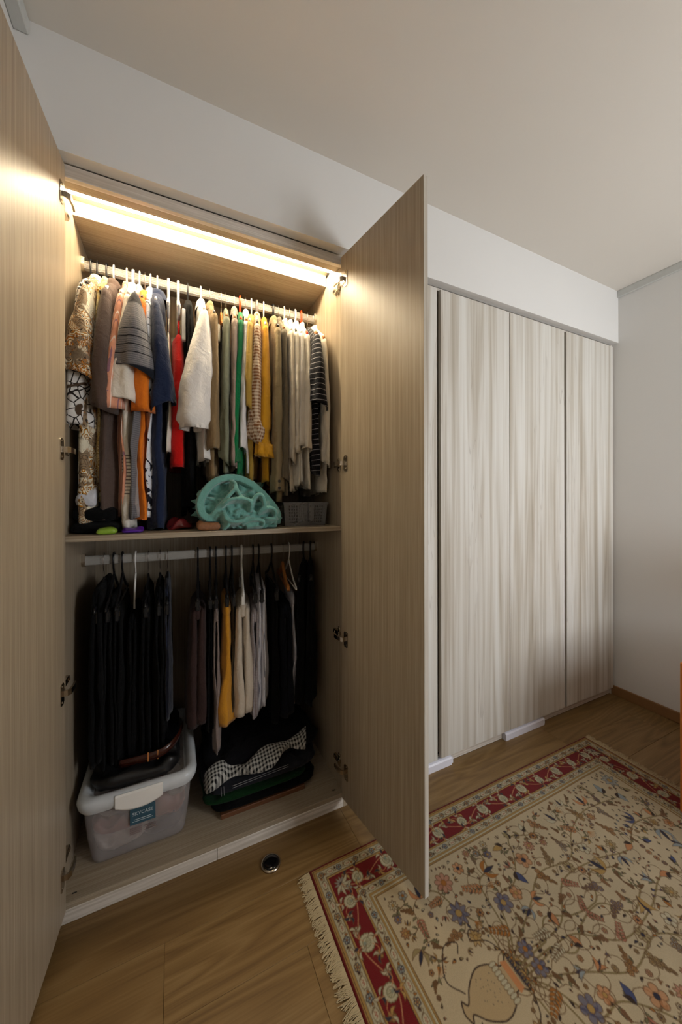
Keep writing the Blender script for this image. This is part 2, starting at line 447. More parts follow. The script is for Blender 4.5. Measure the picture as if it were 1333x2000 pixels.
def mount_mesh(sx):
    """cross mounting plate on the side panel, x grows into the cabinet by sx"""
    b = BM()
    box(b, min(0, sx*0.004), -0.008, -0.026, max(0, sx*0.004), 0.008, 0.026, 0.001)
    box(b, min(0, sx*0.012), -0.014, -0.009, max(0, sx*0.012), 0.036, 0.009, 0.002)
    for z in (-0.019, 0.019):
        loft(b, [[(sx*x, 0.005*math.cos(a*math.pi/5), z+0.005*math.sin(a*math.pi/5)) for a in range(10)] for x in (0.003, 0.0065)], True, False, True)
    box(b, sx*0.012 if sx > 0 else sx*0.014, 0.022, -0.005, sx*0.014 if sx > 0 else sx*0.012, 0.032, 0.005)
    return b
HZ = (2.150, 1.411, 0.705, 0.172)
LD_ANG, RD_ANG = -math.radians(93.6), math.radians(98.6)
dl = obj('door', door_mesh(1), [MT['ash'], MT['lam_z']], WAR, loc=(-0.283, 1.290, 0), rotz=LD_ANG)
dr = obj('door', door_mesh(-1), [MT['ash'], MT['lam_z']], WAR, loc=(0.624, 1.290, 0), rotz=RD_ANG)
hm = {}
for d, s in ((dl, 1), (dr, -1)):
    for z in HZ:
        if s not in hm:
            o = obj('hinge', hinge_mesh(s), MT['chrome'], d, loc=(0, 0, z)); hm[s] = o.data
        else: obj('hinge', hm[s], None, d, loc=(0, 0, z))
for x, s in ((XI0, 1), (XI1, -1)):
    me = None
    for z in HZ:
        if me is None: me = obj('hinge_mount', mount_mesh(s), MT['chrome'], WAR, loc=(x, 1.335, z)).data
        else: obj('hinge_mount', me, None, WAR, loc=(x, 1.335, z))

# ---------------------------------------------------------------- closed wardrobes
def closed_unit(x0, x1, xm, label):
    t = empty('wardrobe', (x0, 0, 0), label, 'wardrobe')
    lx = lambda x: x-x0
    b = BM(); g = 0.0012
    box(b, g, 1.325, 0.045, x1-x0-g, 1.88, 2.2695)
    obj('cabinet_body', b, MT['lam_z'], t)
    b = BM(); box(b, g, YC+0.006, 0.0, x1-x0-g, YC+0.02, 0.044, 0.001)
    obj('plinth', b, MT['lam_pale'], t)
    b = BM(); box(b, g, YC+0.002, 2.2555, x1-x0-g, 1.324, 2.2695, 0.0005); obj('fascia', b, MT['lam_pale'], t)
    for a, c in ((x0+g, xm-0.011), (xm+0.011, x1-g)):
        b = BM(); box(b, -(c-a)/2, 1.282, 0.048, (c-a)/2, YC, DZ1, 0.001)
        obj('door', b, MT['ash'], t, loc=((a+c)/2-x0, 0, 0))
    return t
closed_unit(0.6545, 1.6065, 1.129, 'closed pale ash wardrobe between the open door and the last unit')
closed_unit(1.6075, 2.5740, 2.080, 'closed pale ash wardrobe against the right wall')
b = BM(); box(b, 2.5745, 1.296, 0.0, XR, 1.33, 2.2695, 0.001)
tag(obj('trim_4', b, MT['lam_pale']), 'narrow pale filler strip between the wardrobe and the right wall', 'filler strip', kind='structure')
for x0, x1, lab in ((0.93, 1.205, 'short white vinyl strip on the floor under the dark door groove'), (1.575, 1.885, 'longer white vinyl strip on the floor under the thin joint of two doors')):
    b = BM()
    prof = [(1.281,0.0),(1.281,0.030),(1.285,0.036),(1.293,0.040),(1.3055,0.040),(1.3055,0.0)]
    loft(b, [[(x, p[0], p[1]) for p in prof] for x in (x0, x1)], True, True, True)
    box(b, x1, 1.288, 0.0, x1+0.014, 1.3055, 0.026, 0.001)
    tag(obj('skirting_strip', b, MT['lilac_pl']), lab, 'strip')

# ---------------------------------------------------------------- clothes materials
C = srgb
BLK, DK = C(20,20,22), C(48,40,34)
FAB = {}
def F(key, *a, **kw): FAB[key] = fabric('fabric_'+key, *a, **kw)
F('chainwhite', C(232,228,222), pat=p_multi(p_cells(34, 0.05, C(40,32,28)), p_spots(9, 0.58, C(84,66,50))))
F('baroque', C(232,222,196), pat=p_multi(p_baroque(34, C(190,128,40), C(140,116,88), C(40,30,22)), p_band(2, -0.60, -0.36, p_baroque(48, C(196,120,30), C(128,112,92), C(46,36,30)))))
F('goldscroll', C(226,208,158), pat=p_baroque(34, C(178,132,42), C(206,176,110), C(70,50,28)))
F('taupe', C(88,72,64))
F('salmon', C(226,158,126), pat=p_multi(p_lines(1, 0.017, 0.10, C(246,226,212)), p_lines(1, 0.017, 0.08, C(150,108,120), 0.4)))
F('creamlinen', C(234,226,212), pat=p_band(2, -0.86, -0.72, p_lines(2, 0.012, 0.35, C(120,112,104))))
F('greystripe', C(122,120,122), pat=p_multi(p_lines(2, 0.007, 0.35, C(96,94,98)), p_band(2, -0.215, -0.165, lambda k, v, b: C(46,44,48)), p_band(1, -0.19, 0.3, lambda k, v, b: k.mix(0.55, b, C(196,186,178))), p_band(2, -0.41, -0.30, p_lines(2, 0.026, 0.13, C(22,22,26))), p_band(2, -0.50, -0.432, lambda k, v, b: C(26,30,40))))
F('orange', C(232,124,32))
F('whitefloral', C(232,232,236), pat=p_multi(p_spots(16, 0.60, C(30,32,44), 2.5), p_spots(9, 0.70, C(150,50,70), 1)))
F('navy', C(30,40,66))
F('creamplain', C(238,230,214))
F('red', C(206,20,16), 0.8)
F('black', C(9,9,10), sheen=0.02); F('black2', C(7,7,8), sheen=0.02); F('blackcami', C(26,26,24), sheen=0.03)
F('windbreaker', C(236,230,222), 0.55, 0.05)
F('khakibrown', C(138,114,80)); F('sage', C(126,128,104)); F('mauve', C(158,138,124)); F('green', C(14,112,62))
F('whitecotton', C(222,218,214)); F('oliveyellow', C(176,142,62))
F('gingham', C(226,206,178), pat=p_gingham(0.013, C(136,88,50)))
F('mustard', C(214,154,36)); F('olivekhaki', C(140,124,92)); F('greytaupe', C(112,102,84))
F('offwhite', C(214,204,186)); F('ivory', C(226,218,202)); F('white2', C(228,222,212)); F('white3', C(232,222,204)); F('ecru', C(226,214,194))
F('blackstripe', C(20,20,26), pat=p_lines(2, 0.022, 0.10, C(176,172,176)))
F('navydark', C(20,23,36), pat=p_lines(1, 0.016, 0.2, C(36,41,58)))
F('darkbrown', C(58,42,39), sheen=.05); F('mauvebeige', C(132,116,108)); F('mustard2', C(206,142,42)); F('darkolive', C(58,46,24))
F('linen', C(214,200,180)); F('lilacgrey', C(176,168,170), pat=p_lines(2, 0.006, 0.25, C(150,142,146)))
F('pinstripe', C(214,214,222), pat=p_lines(1, 0.011, 0.18, C(120,122,136)))
F('navydark2', C(15,18,27), sheen=.03); F('palelilac', C(190,188,196))
F('gingham_bw', C(190,188,180), pat=p_gingham(0.0125, C(14,14,16), (0, 1)))
F('denim', C(30,31,36), sheen=.05); F('denim_dark', C(13,13,17), sheen=.03); F('darkgreen', C(14,46,20), sheen=.05)
F('teal', C(112,166,154), 0.95, 0.10, 700, 0.5)

# ---------------------------------------------------------------- hangers
def hook_path(r=0.0215, neck=-0.060):
    pts = [(0, 0.0215, -0.014)]
    for i in range(0, 11):
        a = math.pi*i/10
        pts.append((0, r*math.cos(a), 0.006+0.020*math.sin(a)))
    pts += [(0, -0.021, -0.012), (0, -0.012, -0.034), (0, -0.002, -0.047), (0, 0, neck)]
    return pts
def flat_path(neck=-0.075): return hook_path(0.0225, neck)
HANG = {}
def hanger(kind, loc, yaw, label, bar_z=-0.150, half=0.185):
    t = empty('clothes_hanger', loc, label, 'hanger', 'hangers on the two wardrobe rails', rotz=math.radians(yaw))
    spec = {  # hook material, radius (x, y), frame material, frame radius
        'black': ('black_pl', .0032, .0032, 'black_pl', .0045), 'blackthin': ('wire', .0019, .0019, 'black_pl', .0040),
        'blackwide': ('black_pl', .0050, .0030, 'black_pl', .0055), 'white': ('white_pl', .0030, .0030, 'white_pl', .0045),
        'whitewide': ('white_pl', .0050, .0030, 'white_pl', .0060), 'whitearch': ('white_pl', .0042, .0032, 'white_pl', .0050),
        'wire': ('wire', .0014, .0014, 'wood_h', .0050), 'red': ('red_pl', .0046, .0034, 'red_pl', .0050),
        'clear': ('clear_pl', .0060, .0030, 'clear_pl', .0060),
        'silver': ('wire', .0013, .0013, 'black_pl', .0042), 'blackp': ('black_pl', .0036, .0034, 'black_pl', .0046),
        'whitebar': ('white_pl', .0026, .0030, 'white_pl', .0036), 'whitep': ('white_pl', .0045, .0034, 'white_pl', .0050),
        'whitethin': ('white_pl', .0026, .0026, 'white_pl', .0034), 'wood': ('wire', .0016, .0016, 'wood_h', .0075),
        'blackwidep': ('black_pl', .0040, .0040, 'black_pl', .0075)}[kind]
    key = (kind, round(bar_z, 3), half)
    if key not in HANG:
        nk = -0.075 if kind in ('wood', 'wire', 'silver', 'blackthin') else -0.062
        b = BM(); tube(b, bez(hook_path(neck=nk), 3), spec[1], 8, spec[2]); h = obj('hook', b, MT[spec[0]], t, True)
        b = BM(); r = spec[4]
        if kind in ('whitebar',):
            tube(b, bez([(0, 0, nk+0.004), (0, -0.03, -0.10), (0, -0.05, -0.17), (0, -0.052, -0.24)], 5), r, 8)
            tube(b, [(0, -0.05, -0.235), (0, half*0.8, -0.235)], r, 8)
        else:
            arm = [(0, 0, nk+0.006), (0, 0.03, nk-0.012), (0, half*0.55, nk-0.055), (0, half*0.93, bar_z+0.012), (0, half, bar_z)]
            tube(b, bez(arm, 4), [r]*17, 8, r*1.6); tube(b, bez([(x, -y, z) for x, y, z in arm], 4), r, 8, r*1.6)
            if kind not in ('wire', 'wood'): tube(b, [(0, -half, bar_z), (0, half, bar_z)], r*0.8, 8)
            if kind in ('wood',): tube(b, [(0, -half*0.95, bar_z), (0, half*0.95, bar_z)], r*0.6, 8)
        f = obj('hanger_frame', b, MT[spec[3]], t, True)
        cl = None
        if kind in ('silver', 'blackp', 'whitep'):
            cl = []
            for s in (-1, 1):
                y = s*half*0.80; b = BM()
                box(b, -0.007, y-0.012, bar_z-0.045, 0.007, y+0.012, bar_z+0.004, 0.003)
                c_ = obj('clip', b, MT['black_pl' if kind != 'whitep' else 'white_pl'], t); cl.append(c_)
                b = BM(); box(b, -0.0085, y-0.004, bar_z-0.030, 0.0085, y+0.004, bar_z-0.012, 0.001)
                cl.append(obj('clip_spring', b, MT['chrome'], t))
        HANG[key] = [h, f] + (cl or [])
    else:
        for o in HANG[key]:
            c = o.copy(); c.parent = t; COL.objects.link(c)
    return t

# ---------------------------------------------------------------- garments
def lerp(a, b, t): return a+(b-a)*t
def prof_interp(P, z):
    for (z0, w0, t0), (z1, w1, t1) in zip(P[:-1], P[1:]):
        if z <= z0+1e-9 and z >= z1-1e-9:
            f = (z0-z)/max(1e-6, z0-z1); return lerp(w0, w1, f), lerp(t0, t1, f)
    return P[-1][1], P[-1][2]
def cloth_tube(b, P, seed, n=44, dz=0.022, fold=0.005, kf=60, top_cap=True, cx=0.0, sway=0.0, hem_in=True, hem_wave=0.0):
    """hanging cloth: profile P of (z, half width along y, half thickness along x) from the top down"""
    zs = []; z = P[0][0]
    marks = sorted({p[0] for p in P}, reverse=True)
    for a, c in zip(marks[:-1], marks[1:]):
        k = max(1, int(math.ceil((a-c)/dz))); zs += [a+(c-a)*i/k for i in range(k)]
    zs.append(marks[-1]); zt, zh = zs[0], zs[-1]; rings = []
    def ring(z, sc=1.0, up=0.0):
        W, T = prof_interp(P, z); g = min(1.0, (zt-z)/0.30); out = []
        for i in range(n):
            a = 2*math.pi*i/n; c, s = math.cos(a), math.sin(a)
            y = -W*sc*math.copysign(abs(c)**0.85, c); x = T*sc*math.copysign(abs(s)**0.8, s)
            und = fold*g*(math.sin(kf*y*(0.8+0.2*g)+seed*2.1+2.0*nz(y, z, 0, 5, seed)) + 1.1*nz(y, z*0.35, 0.0, 22, seed+3))
            ex = 0.35*fold*nz(y, z, x*4, 38, seed+9)
            y2 = y + 0.5*fold*g*math.sin(z*17+seed)+0.004*g*nz(0, z, a, 9, seed)
            zz = z + up + (hem_wave*math.sin(y*14+seed) if z < zh+0.001 else 0)
            out.append((cx+sway*g*math.sin((zt-z)*4+seed)+x*(1+0.25*g*math.sin(3*a+seed))+und+ex, y2, zz))
        return out
    for z in zs: rings.append(ring(z))
    if hem_in: rings.append(ring(zh, 0.93, 0.004)); rings.append(ring(zh+0.06, 0.80))
    loft(b, rings, True, top_cap, hem_in)
    return b
def sleeve_mesh(zh, hw, hd, dx, seed, style='', W=0.20):
    """front sleeve hanging from the shoulder tip down to zh (local z of its hem)"""
    b = BM(); n = 30; z0 = -0.175; rings = []; N = max(8, int((z0-zh)/0.016))
    long_ = (z0-zh) > 0.42
    def ring(t, sc=1.0, up=0.0):
        z = lerp(z0, zh, t); e = t**0.8
        rx = lerp(0.013, hw, min(1, e*1.05)); ry = lerp(0.035, hd, min(1, e*1.3))
        yc = -W+0.030 - 0.028*math.sin(min(1, t*1.6)*math.pi/2) + 0.02*max(0, t-0.5); xc = dx*min(1, t*1.4)
        fr = 0.0
        if style == 'jacket':
            bul = 1+0.12*math.sin(min(1, t/0.9)*math.pi); rx *= bul
            if t > 0.93: rx *= 0.84; ry *= 0.86; fr = 0.06
        if style == 'ruffle':
            if t < 0.80: rx *= 0.85
            elif t < 0.88: rx *= 0.62; ry *= 0.7
            else: q = (t-0.88)/0.12; rx *= 0.65+0.75*q; ry *= 0.75+0.5*q; fr = 0.16*q
        if style == 'puff':
            if t > 0.80: q = math.sin((t-0.80)/0.2*math.pi); rx *= 0.85+0.45*q; ry *= 0.9+0.35*q; fr = 0.08
        if style == 'cuff' and t > 0.9: rx *= 1.06; ry *= 1.03
        out = []
        for i in range(n):
            a = 2*math.pi*i/n; c, s = math.cos(a), math.sin(a)
            f = 1 + 0.10*e*math.sin(3*a+seed+z*5) + 0.06*e*math.sin(5*a+seed*2-z*9) + fr*math.sin((11 if style == 'ruffle' else 13)*a+seed)
            f += 0.14*e*nz(c, s, z*7, 1.3, seed)
            x = rx*sc*f*s; y = -ry*sc*f*c
            g = 0.006*e*nz(x*3, y*3, z, 20, seed+4)
            zz = z+up + (0.012*math.sin(a+seed)+0.3*x*math.copysign(1, dx if dx else 1) if t > 0.985 and style not in ('jacket',) else 0)
            out.append((xc+x+g, yc+y+g, zz))
        return out
    for i in range(N+1): rings.append(ring(i/N))
    rings.append(ring(1.0, 0.94, 0.004)); rings.append(ring(1.0, 0.86, 0.055))
    loft(b, rings, True, True, True)
    return b
def collar_mesh(T, W=0.062):
    b = BM(); n = 28; rings = []
    for z, kx, ky in ((-0.088, 1.0, 1.12), (-0.062, 0.92, 1.0), (-0.048, 0.90, 0.96), (-0.046, 1.05, 1.02), (-0.060, 1.25, 1.10), (-0.082, 1.42, 1.22)):
        rings.append([(max(0.013, T*1.15)*kx*math.sin(2*math.pi*i/n), -W*ky*math.cos(2*math.pi*i/n), z-0.008*math.cos(2*math.pi*i/n)) for i in range(n)])
    loft(b, rings); return b

UPPER = [
    ('white short-sleeved shirt with thin black loops, lowest sleeve at the left wall', 'chainwhite', 'black', -0.270, 0, -0.891, (-0.636, 0.034, 0.040, -0.004), 0.188, 0.010, ''),
    ('baroque gold and brown print shirt, leftmost on the upper rail', 'baroque', 'black', -0.250, 0, -0.936, (-0.485, 0.046, 0.055, -0.016), 0.215, 0.019, 'collar'),
    ('gold scroll print shirt with its collar squeezed beside the brown shirt', 'goldscroll', 'black', -0.221, 0, -0.900, None, 0.170, 0.010, 'collar'),
    ('plain taupe brown short-sleeved shirt with flat shoulder seam', 'taupe', 'white', -0.198, 0, -0.955, (-0.573, 0.040, 0.055, -0.006), 0.210, 0.018, 'collar'),
    ('salmon pink pinstriped short-sleeved shirt', 'salmon', 'white', -0.155, 0, -0.921, (-0.570, 0.030, 0.050, -0.020), 0.200, 0.011, 'collar'),
    ('cream linen shirt with thin grey bars low on the front', 'creamlinen', 'whitewide', -0.134, 0, -0.970, (-0.549, 0.040, 0.055, -0.010), 0.205, 0.018, 'collar'),
    ('grey shirt with striped wide open sleeve and dark hem', 'greystripe', 'white', -0.112, 0, -0.932, (-0.448, 0.068, 0.055, -0.002), 0.225, 0.010, 'collar'),
    ('orange shirt showing below the grey striped sleeve', 'orange', 'blackthin', -0.093, 0, -0.965, (-0.570, 0.036, 0.050, 0.004), 0.200, 0.017, ''),
    ('white shirt with black leaf print next to the navy shirt', 'whitefloral', 'white', -0.074, 0, -0.944, (-0.543, 0.022, 0.045, 0.004), 0.190, 0.013, 'collar'),
    ('navy blue linen short-sleeved shirt', 'navy', 'white', -0.050, 0, -0.966, (-0.547, 0.040, 0.060, 0.022), 0.205, 0.024, 'collar'),
    ('cream strap top hanging between navy and red', 'creamplain', 'whitewide', -0.010, 0, -0.700, None, 0.195, 0.008, 'strap'),
    ('bright red strap top on a white clip hanger', 'red', 'whitewide', 0.026, 0, -0.754, None, 0.190, 0.027, 'strap'),
    ('long black dress behind the red strap top', 'black', 'black', 0.062, 0, -0.921, None, 0.170, 0.014, ''),
    ('white windbreaker with gathered elastic sleeve cuff', 'windbreaker', 'white', 0.112, 0, -0.727, (-0.618, 0.066, 0.055, -0.030), 0.215, 0.014, 'jacket'),
    ('khaki brown overshirt right of the white windbreaker', 'khakibrown', 'blackthin', 0.147, 0, -0.787, (-0.694, 0.022, 0.050, -0.006), 0.205, 0.012, 'collar'),
    ('small black camisole on a hanger with pale clips', 'blackcami', 'wire', 0.195, -4, -0.795, None, 0.120, 0.014, 'strap'),
    ('sage green long-sleeved blouse', 'sage', 'wire', 0.215, -7, -0.785, (-0.729, 0.020, 0.045, -0.008), 0.200, 0.010, ''),
    ('mauve grey blouse with pink-white collar', 'mauve', 'wire', 0.250, -8, -0.774, (-0.737, 0.014, 0.040, -0.006), 0.200, 0.009, 'collar'),
    ('emerald green knit top', 'green', 'red', 0.276, -9, -0.773, (-0.736, 0.017, 0.040, -0.022), 0.200, 0.010, ''),
    ('white cotton top between the emerald and the olive yellow tops', 'whitecotton', 'wire', 0.300, -10, -0.752, (-0.685, 0.013, 0.040, -0.014), 0.200, 0.009, 'collar'),
    ('dull olive yellow wrap blouse with wide hem', 'oliveyellow', 'white', 0.326, -14, -0.798, (-0.523, 0.020, 0.045, -0.004), 0.205, 0.016, ''),
    ('brown and cream gingham blouse with puffed cuff', 'gingham', 'clear', 0.350, -12, -0.719, (-0.645, 0.034, 0.045, -0.006), 0.200, 0.012, 'puff'),
    ('mustard yellow blouse with ruffled cuff', 'mustard', 'white', 0.380, -11, -0.811, (-0.700, 0.036, 0.045, -0.006), 0.200, 0.012, 'ruffle'),
    ('olive khaki shirt with long sleeve and button cuff at the bottom', 'olivekhaki', 'blackwide', 0.424, -9, -0.873, (-0.847, 0.026, 0.050, -0.006), 0.205, 0.013, 'cuff'),
    ('grey taupe shirt left of the white shirts', 'greytaupe', 'wire', 0.448, -8, -0.842, (-0.801, 0.018, 0.045, -0.004), 0.200, 0.011, 'collar'),
    ('off-white linen shirt, first of the white group from the left', 'offwhite', 'white', 0.475, -7, -0.845, (-0.716, 0.018, 0.045, -0.004), 0.200, 0.011, 'collar'),
    ('ivory shirt with a narrow folded placket, second of the white group from the left', 'ivory', 'blackthin', 0.500, -8, -0.830, (-0.673, 0.020, 0.045, -0.004), 0.200, 0.011, 'collar'),
    ('white shirt with a curved tail, third of the white group from the left', 'white2', 'whitearch', 0.530, -10, -0.797, (-0.649, 0.020, 0.045, -0.006), 0.200, 0.012, 'collar'),
    ('cream white shirt on the right-hand orange-red hanger', 'white3', 'red', 0.560, -11, -0.818, (-0.669, 0.020, 0.045, -0.006), 0.200, 0.011, 'collar'),
    ('black striped top with short flared sleeve', 'blackstripe', 'wire', 0.590, -8, -0.763, (-0.483, 0.046, 0.055, -0.006), 0.220, 0.012, ''),
    ('ecru shirt, rightmost on the upper rail', 'ecru', 'wire', 0.618, -4, -0.851, (-0.720, 0.020, 0.050, -0.002), 0.190, 0.012, 'collar'),
]
def garment_label(lab): return lab
for i, (lab, mk, hg, x, yaw, zh, sl, W, T, ex) in enumerate(UPPER):
    hn = {'white': 'white plastic', 'whitewide': 'broad white plastic', 'whitearch': 'arched white plastic', 'black': 'black plastic', 'blackthin': 'thin dark hook', 'blackwide': 'broad black',
          'wire': 'thin steel hook', 'red': 'orange-red plastic', 'clear': 'smoky clear plastic'}[hg]
    hanger(hg, (x, 1.6, ZR1), yaw, '%s hanger holding the %s' % (hn, ' '.join(lab.split()[:7])), -0.165, W*0.92)
    name = 'dress' if 'dress' in lab else ('jacket' if 'windbreaker' in lab else ('strap_top' if ex == 'strap' else ('blouse' if 'blouse' in lab else ('top' if ' top' in lab else 'shirt'))))
    t = empty(name, (x, 1.6, ZR1), lab, name.replace('strap_top', 'top'), 'tops on the upper rail', rotz=math.radians(yaw))
    sd = i*1.37+0.4; m = FAB[mk]
    b = BM()
    if ex == 'strap':
        zt = -0.235 if mk != 'blackcami' else -0.20
        P = [(zt, W*0.55, T*0.5), (zt-0.02, W*0.62, T*0.9), (zt-0.12, W*0.82, T), (zt-0.25, W*0.85, T*1.1), (zh, W*0.95, T*1.25)]
        cloth_tube(b, P, sd, fold=0.004)
        for s in (-1, 1):
            tube(b, [(0, s*W*0.42, zt-0.01), (0.001, s*W*0.40, (zt-0.13)/2-0.02), (0, s*W*0.36, -0.115)], 0.0022 if mk != 'red' else 0.004, 6, 0.006)
        obj('body', b, m, t, True)
        if mk == 'blackcami':
            for s, xx in ((-0.5, -0.012), (-0.35, 0.006), (-0.1, 0.018)):
                b = BM(); box(b, xx-0.005, s*W-0.010, zt-0.02, xx+0.005, s*W+0.010, zt+0.055, 0.003); obj('clip', b, MT['white_pl'], t)
        if mk == 'red':
            b = BM(); box(b, 0.010, -W*0.7-0.012, zt-0.035, 0.024, -W*0.7+0.012, zt+0.085, 0.004, 2); obj('clip', b, MT['white_pl'], t)
        continue
    slope = 0.155
    P = [(-0.064, 0.048, 0.010), (-0.072, 0.062, T*1.1), (-0.100, 0.105, T*1.15), (-0.145, 0.168, T*1.2), (-0.178, W*0.96, T*1.1), (-0.205, W, T), (-0.34, W*0.94, T*1.1), (-0.52, W*0.95, T*1.15), (zh, W*1.0, T*1.3)]
    cloth_tube(b, P, sd, fold=0.008, hem_wave=0.008+0.016*((i*7)%5)/4)
    obj('body', b, m, t, True)
    if sl:
        style = ex if ex in ('jacket', 'ruffle', 'puff', 'cuff') else ''
        s = obj('sleeve', sleeve_mesh(sl[0], sl[1], sl[2], sl[3], sd, style, W), m, t, True)
        q = s.copy(); COL.objects.link(q); q.parent = t; q.scale = (0.55, -1, 1); q.location = (0.0, 0, 0)   # rear sleeve
        if ex == 'cuff':
            b = BM()
            for dz in (0.018, 0.045):
                loft(b, [[(xx-0.004, -W-0.046+0.0+0.0075*math.cos(a*math.pi/6)*0.3, sl[0]+dz+0.0065*math.sin(a*math.pi/6)) if False else (sl[3]+0.004+0.006*math.cos(a*math.pi/6), -W-0.044-xx, sl[0]+dz+0.006*math.sin(a*math.pi/6)) for a in range(12)] for xx in (0.0, 0.004)], True, True, True)
            obj('button', b, MT['black_gap'], t)
        if ex == 'jacket':
            b = BM(); n = 40; R = []
            for kz in range(4):
                R.append([(sl[3]+(sl[1]*0.80+0.0025*math.sin(20*2*math.pi*j/n))*math.sin(2*math.pi*j/n), -W+0.014-(sl[2]*0.88)*math.cos(2*math.pi*j/n), sl[0]+0.002+kz*0.009) for j in range(n)])
            loft(b, R); obj('elastic_cuff', b, m, t, True)
    if ex in ('collar', 'jacket', 'puff', 'cuff'):
        obj('collar', collar_mesh(T), m, t, True)

LOWER = [('black trousers nearest the left wall of the lower rail', 'black2', 'silver', -0.232, 0, -0.089, -0.672, 0.190, 0.018, ''),
    ('black trousers on the first of two crossed black hangers', 'black2', 'blackp', -0.200, 0, -0.144, -0.700, 0.170, 0.016, ''),
    ('black trousers on the second of two crossed black hangers', 'black2', 'blackp', -0.172, 0, -0.166, -0.709, 0.170, 0.015, ''),
    ('black trousers hanging from the white bar hanger', 'black2', 'whitebar', -0.128, 0, -0.199, -0.706, 0.160, 0.017, ''),
    ('black trousers on the first silver hook right of the white bar', 'black2', 'silver', -0.084, 0, -0.124, -0.712, 0.170, 0.016, ''),
    ('black trousers on the second silver hook right of the white bar', 'black2', 'silver', -0.042, 0, -0.111, -0.698, 0.170, 0.016, ''),
    ('dark navy striped trousers on the third silver hook right of the white bar', 'navydark', 'silver', -0.015, 0, -0.095, -0.581, 0.170, 0.012, ''),
    ('dark brown trousers with rolled hem', 'darkbrown', 'blackp', 0.100, -4, -0.194, -0.638, 0.170, 0.031, 'wide'),
    ('black slacks beside the dark brown trousers', 'black2', 'blackp', 0.148, -5, -0.221, -0.680, 0.150, 0.010, ''),
    ('mauve beige sash trousers hanging lowest in the middle', 'mauvebeige', 'blackp', 0.172, -6, -0.214, -0.770, 0.160, 0.010, ''),
    ('mustard yellow skirt on the lower rail', 'mustard2', 'blackp', 0.213, -6, -0.200, -0.660, 0.170, 0.025, 'flare'),
    ('dark olive skirt behind the mustard skirt', 'darkolive', 'blackp', 0.238, -6, -0.183, -0.626, 0.150, 0.010, ''),
    ('cream linen wide trousers on the white hanger', 'linen', 'whitep', 0.280, -8, -0.209, -0.642, 0.170, 0.031, 'wide'),
    ('lilac grey crinkled trousers', 'lilacgrey', 'blackp', 0.330, -8, -0.237, -0.661, 0.170, 0.020, ''),
    ('white and grey pinstriped trousers with elastic waist', 'pinstripe', 'blackp', 0.356, -8, -0.136, -0.633, 0.170, 0.020, ''),
    ('black skirt on a thin black hanger', 'black2', 'blackp', 0.414, -6, -0.163, -0.716, 0.160, 0.018, ''),
    ('navy black trousers on the wooden hanger', 'navydark2', 'wood', 0.468, -9, -0.239, -0.699, 0.165, 0.026, 'flare'),
    ('pale lilac grey scarf skirt with knotted end', 'palelilac', 'whitethin', 0.498, -8, -0.199, -0.657, 0.150, 0.017, ''),
    ('black sleeveless dress on the wide black hanger', 'black2', 'blackwidep', 0.572, -26, -0.070, -0.645, 0.190, 0.016, 'dress'),
    ('black top behind the sleeveless dress in the right corner', 'black2', 'blackwidep', 0.606, -20, -0.085, -0.662, 0.190, 0.014, 'dress'),
]
for i, (lab, mk, hg, x, yaw, zt, zh, W, T, ex) in enumerate(LOWER):
    hn = {'silver': 'black hanger with thin silver hook', 'blackp': 'black plastic clip hanger', 'whitebar': 'open-ended white bar hanger', 'whitep': 'broad white clip hanger', 'whitethin': 'thin white hanger', 'wood': 'honey wood hanger', 'blackwidep': 'broad black suit hanger'}[hg]
    hanger(hg, (x, 1.6, ZR2), yaw, '%s holding the %s' % (hn, ' '.join(lab.split()[:8])), -0.150 if ex != 'dress' else -0.120, 0.19)
    name = 'dress' if 'dress' in lab else ('black_top' if 'black top' in lab else ('skirt' if 'skirt' in lab else 'trousers'))
    t = empty(name, (x, 1.6, ZR2), lab, {'black_top': 'top'}.get(name, name), 'clothes on the lower rail', rotz=math.radians(yaw))
    sd = i*2.11+20; m = FAB[mk]; b = BM()
    if ex == 'dress':
        P = [(-0.066, 0.05, 0.008), (-0.075, 0.09, T*0.8), (-0.11, W*0.9, T), (-0.14, W, T), (-0.35, W*0.93, T*1.2), (zh, W*1.02, T*1.5)]
        cloth_tube(b, P, sd, fold=0.006); obj('body', b, m, t, True)
        continue
    if name == 'trousers':
        # two legs side by side, each a layer of its own
        for j, (o, zz2) in enumerate(((-T*0.45, 0.0), (T*0.5, 0.012))):
            b = BM()
            P = [(zt, W*0.80, T*0.25), (zt-0.010, W*0.86, T*0.55), (zt-0.06, W*0.93, T*0.62), (zt-0.30, W, T*(0.8 if ex != 'wide' else 1.0)), (zh+zz2, W*0.97, T*(0.85 if ex != 'wide' else 1.15)*(1.3 if ex == 'flare' else 1))]
            cloth_tube(b, P, sd+j*5, fold=0.005 if mk != 'lilacgrey' else 0.008, kf=70, cx=o); obj('leg', b, m, t, True)
        b = BM(); cloth_tube(b, [(zt+0.012, W*0.78, T*0.5), (zt+0.004, W*0.82, T*0.85), (zt-0.035, W*0.88, T*0.95), (zt-0.04, W*0.84, T*0.7)], sd, fold=0.002, hem_in=False); obj('waistband', b, m, t, True)
    else:
        fl = 1.6 if ex == 'flare' else 1.2
        P = [(zt+0.01, W*0.72, T*0.3), (zt, W*0.78, T*0.55), (zt-0.05, W*0.84, T*0.75), (zt-0.25, W*0.95, T), (zh+0.05, W*1.0, T*fl), (zh, W*0.97, T*fl*0.9)]
        cloth_tube(b, P, sd, fold=0.007, kf=75); obj('body', b, m, t, True)
        b = BM(); cloth_tube(b, [(zt+0.014, W*0.76, T*0.5), (zt+0.004, W*0.82, T*0.8), (zt-0.03, W*0.84, T*0.85), (zt-0.035, W*0.80, T*0.6)], sd, fold=0.002, hem_in=False); obj('waistband', b, m, t, True)

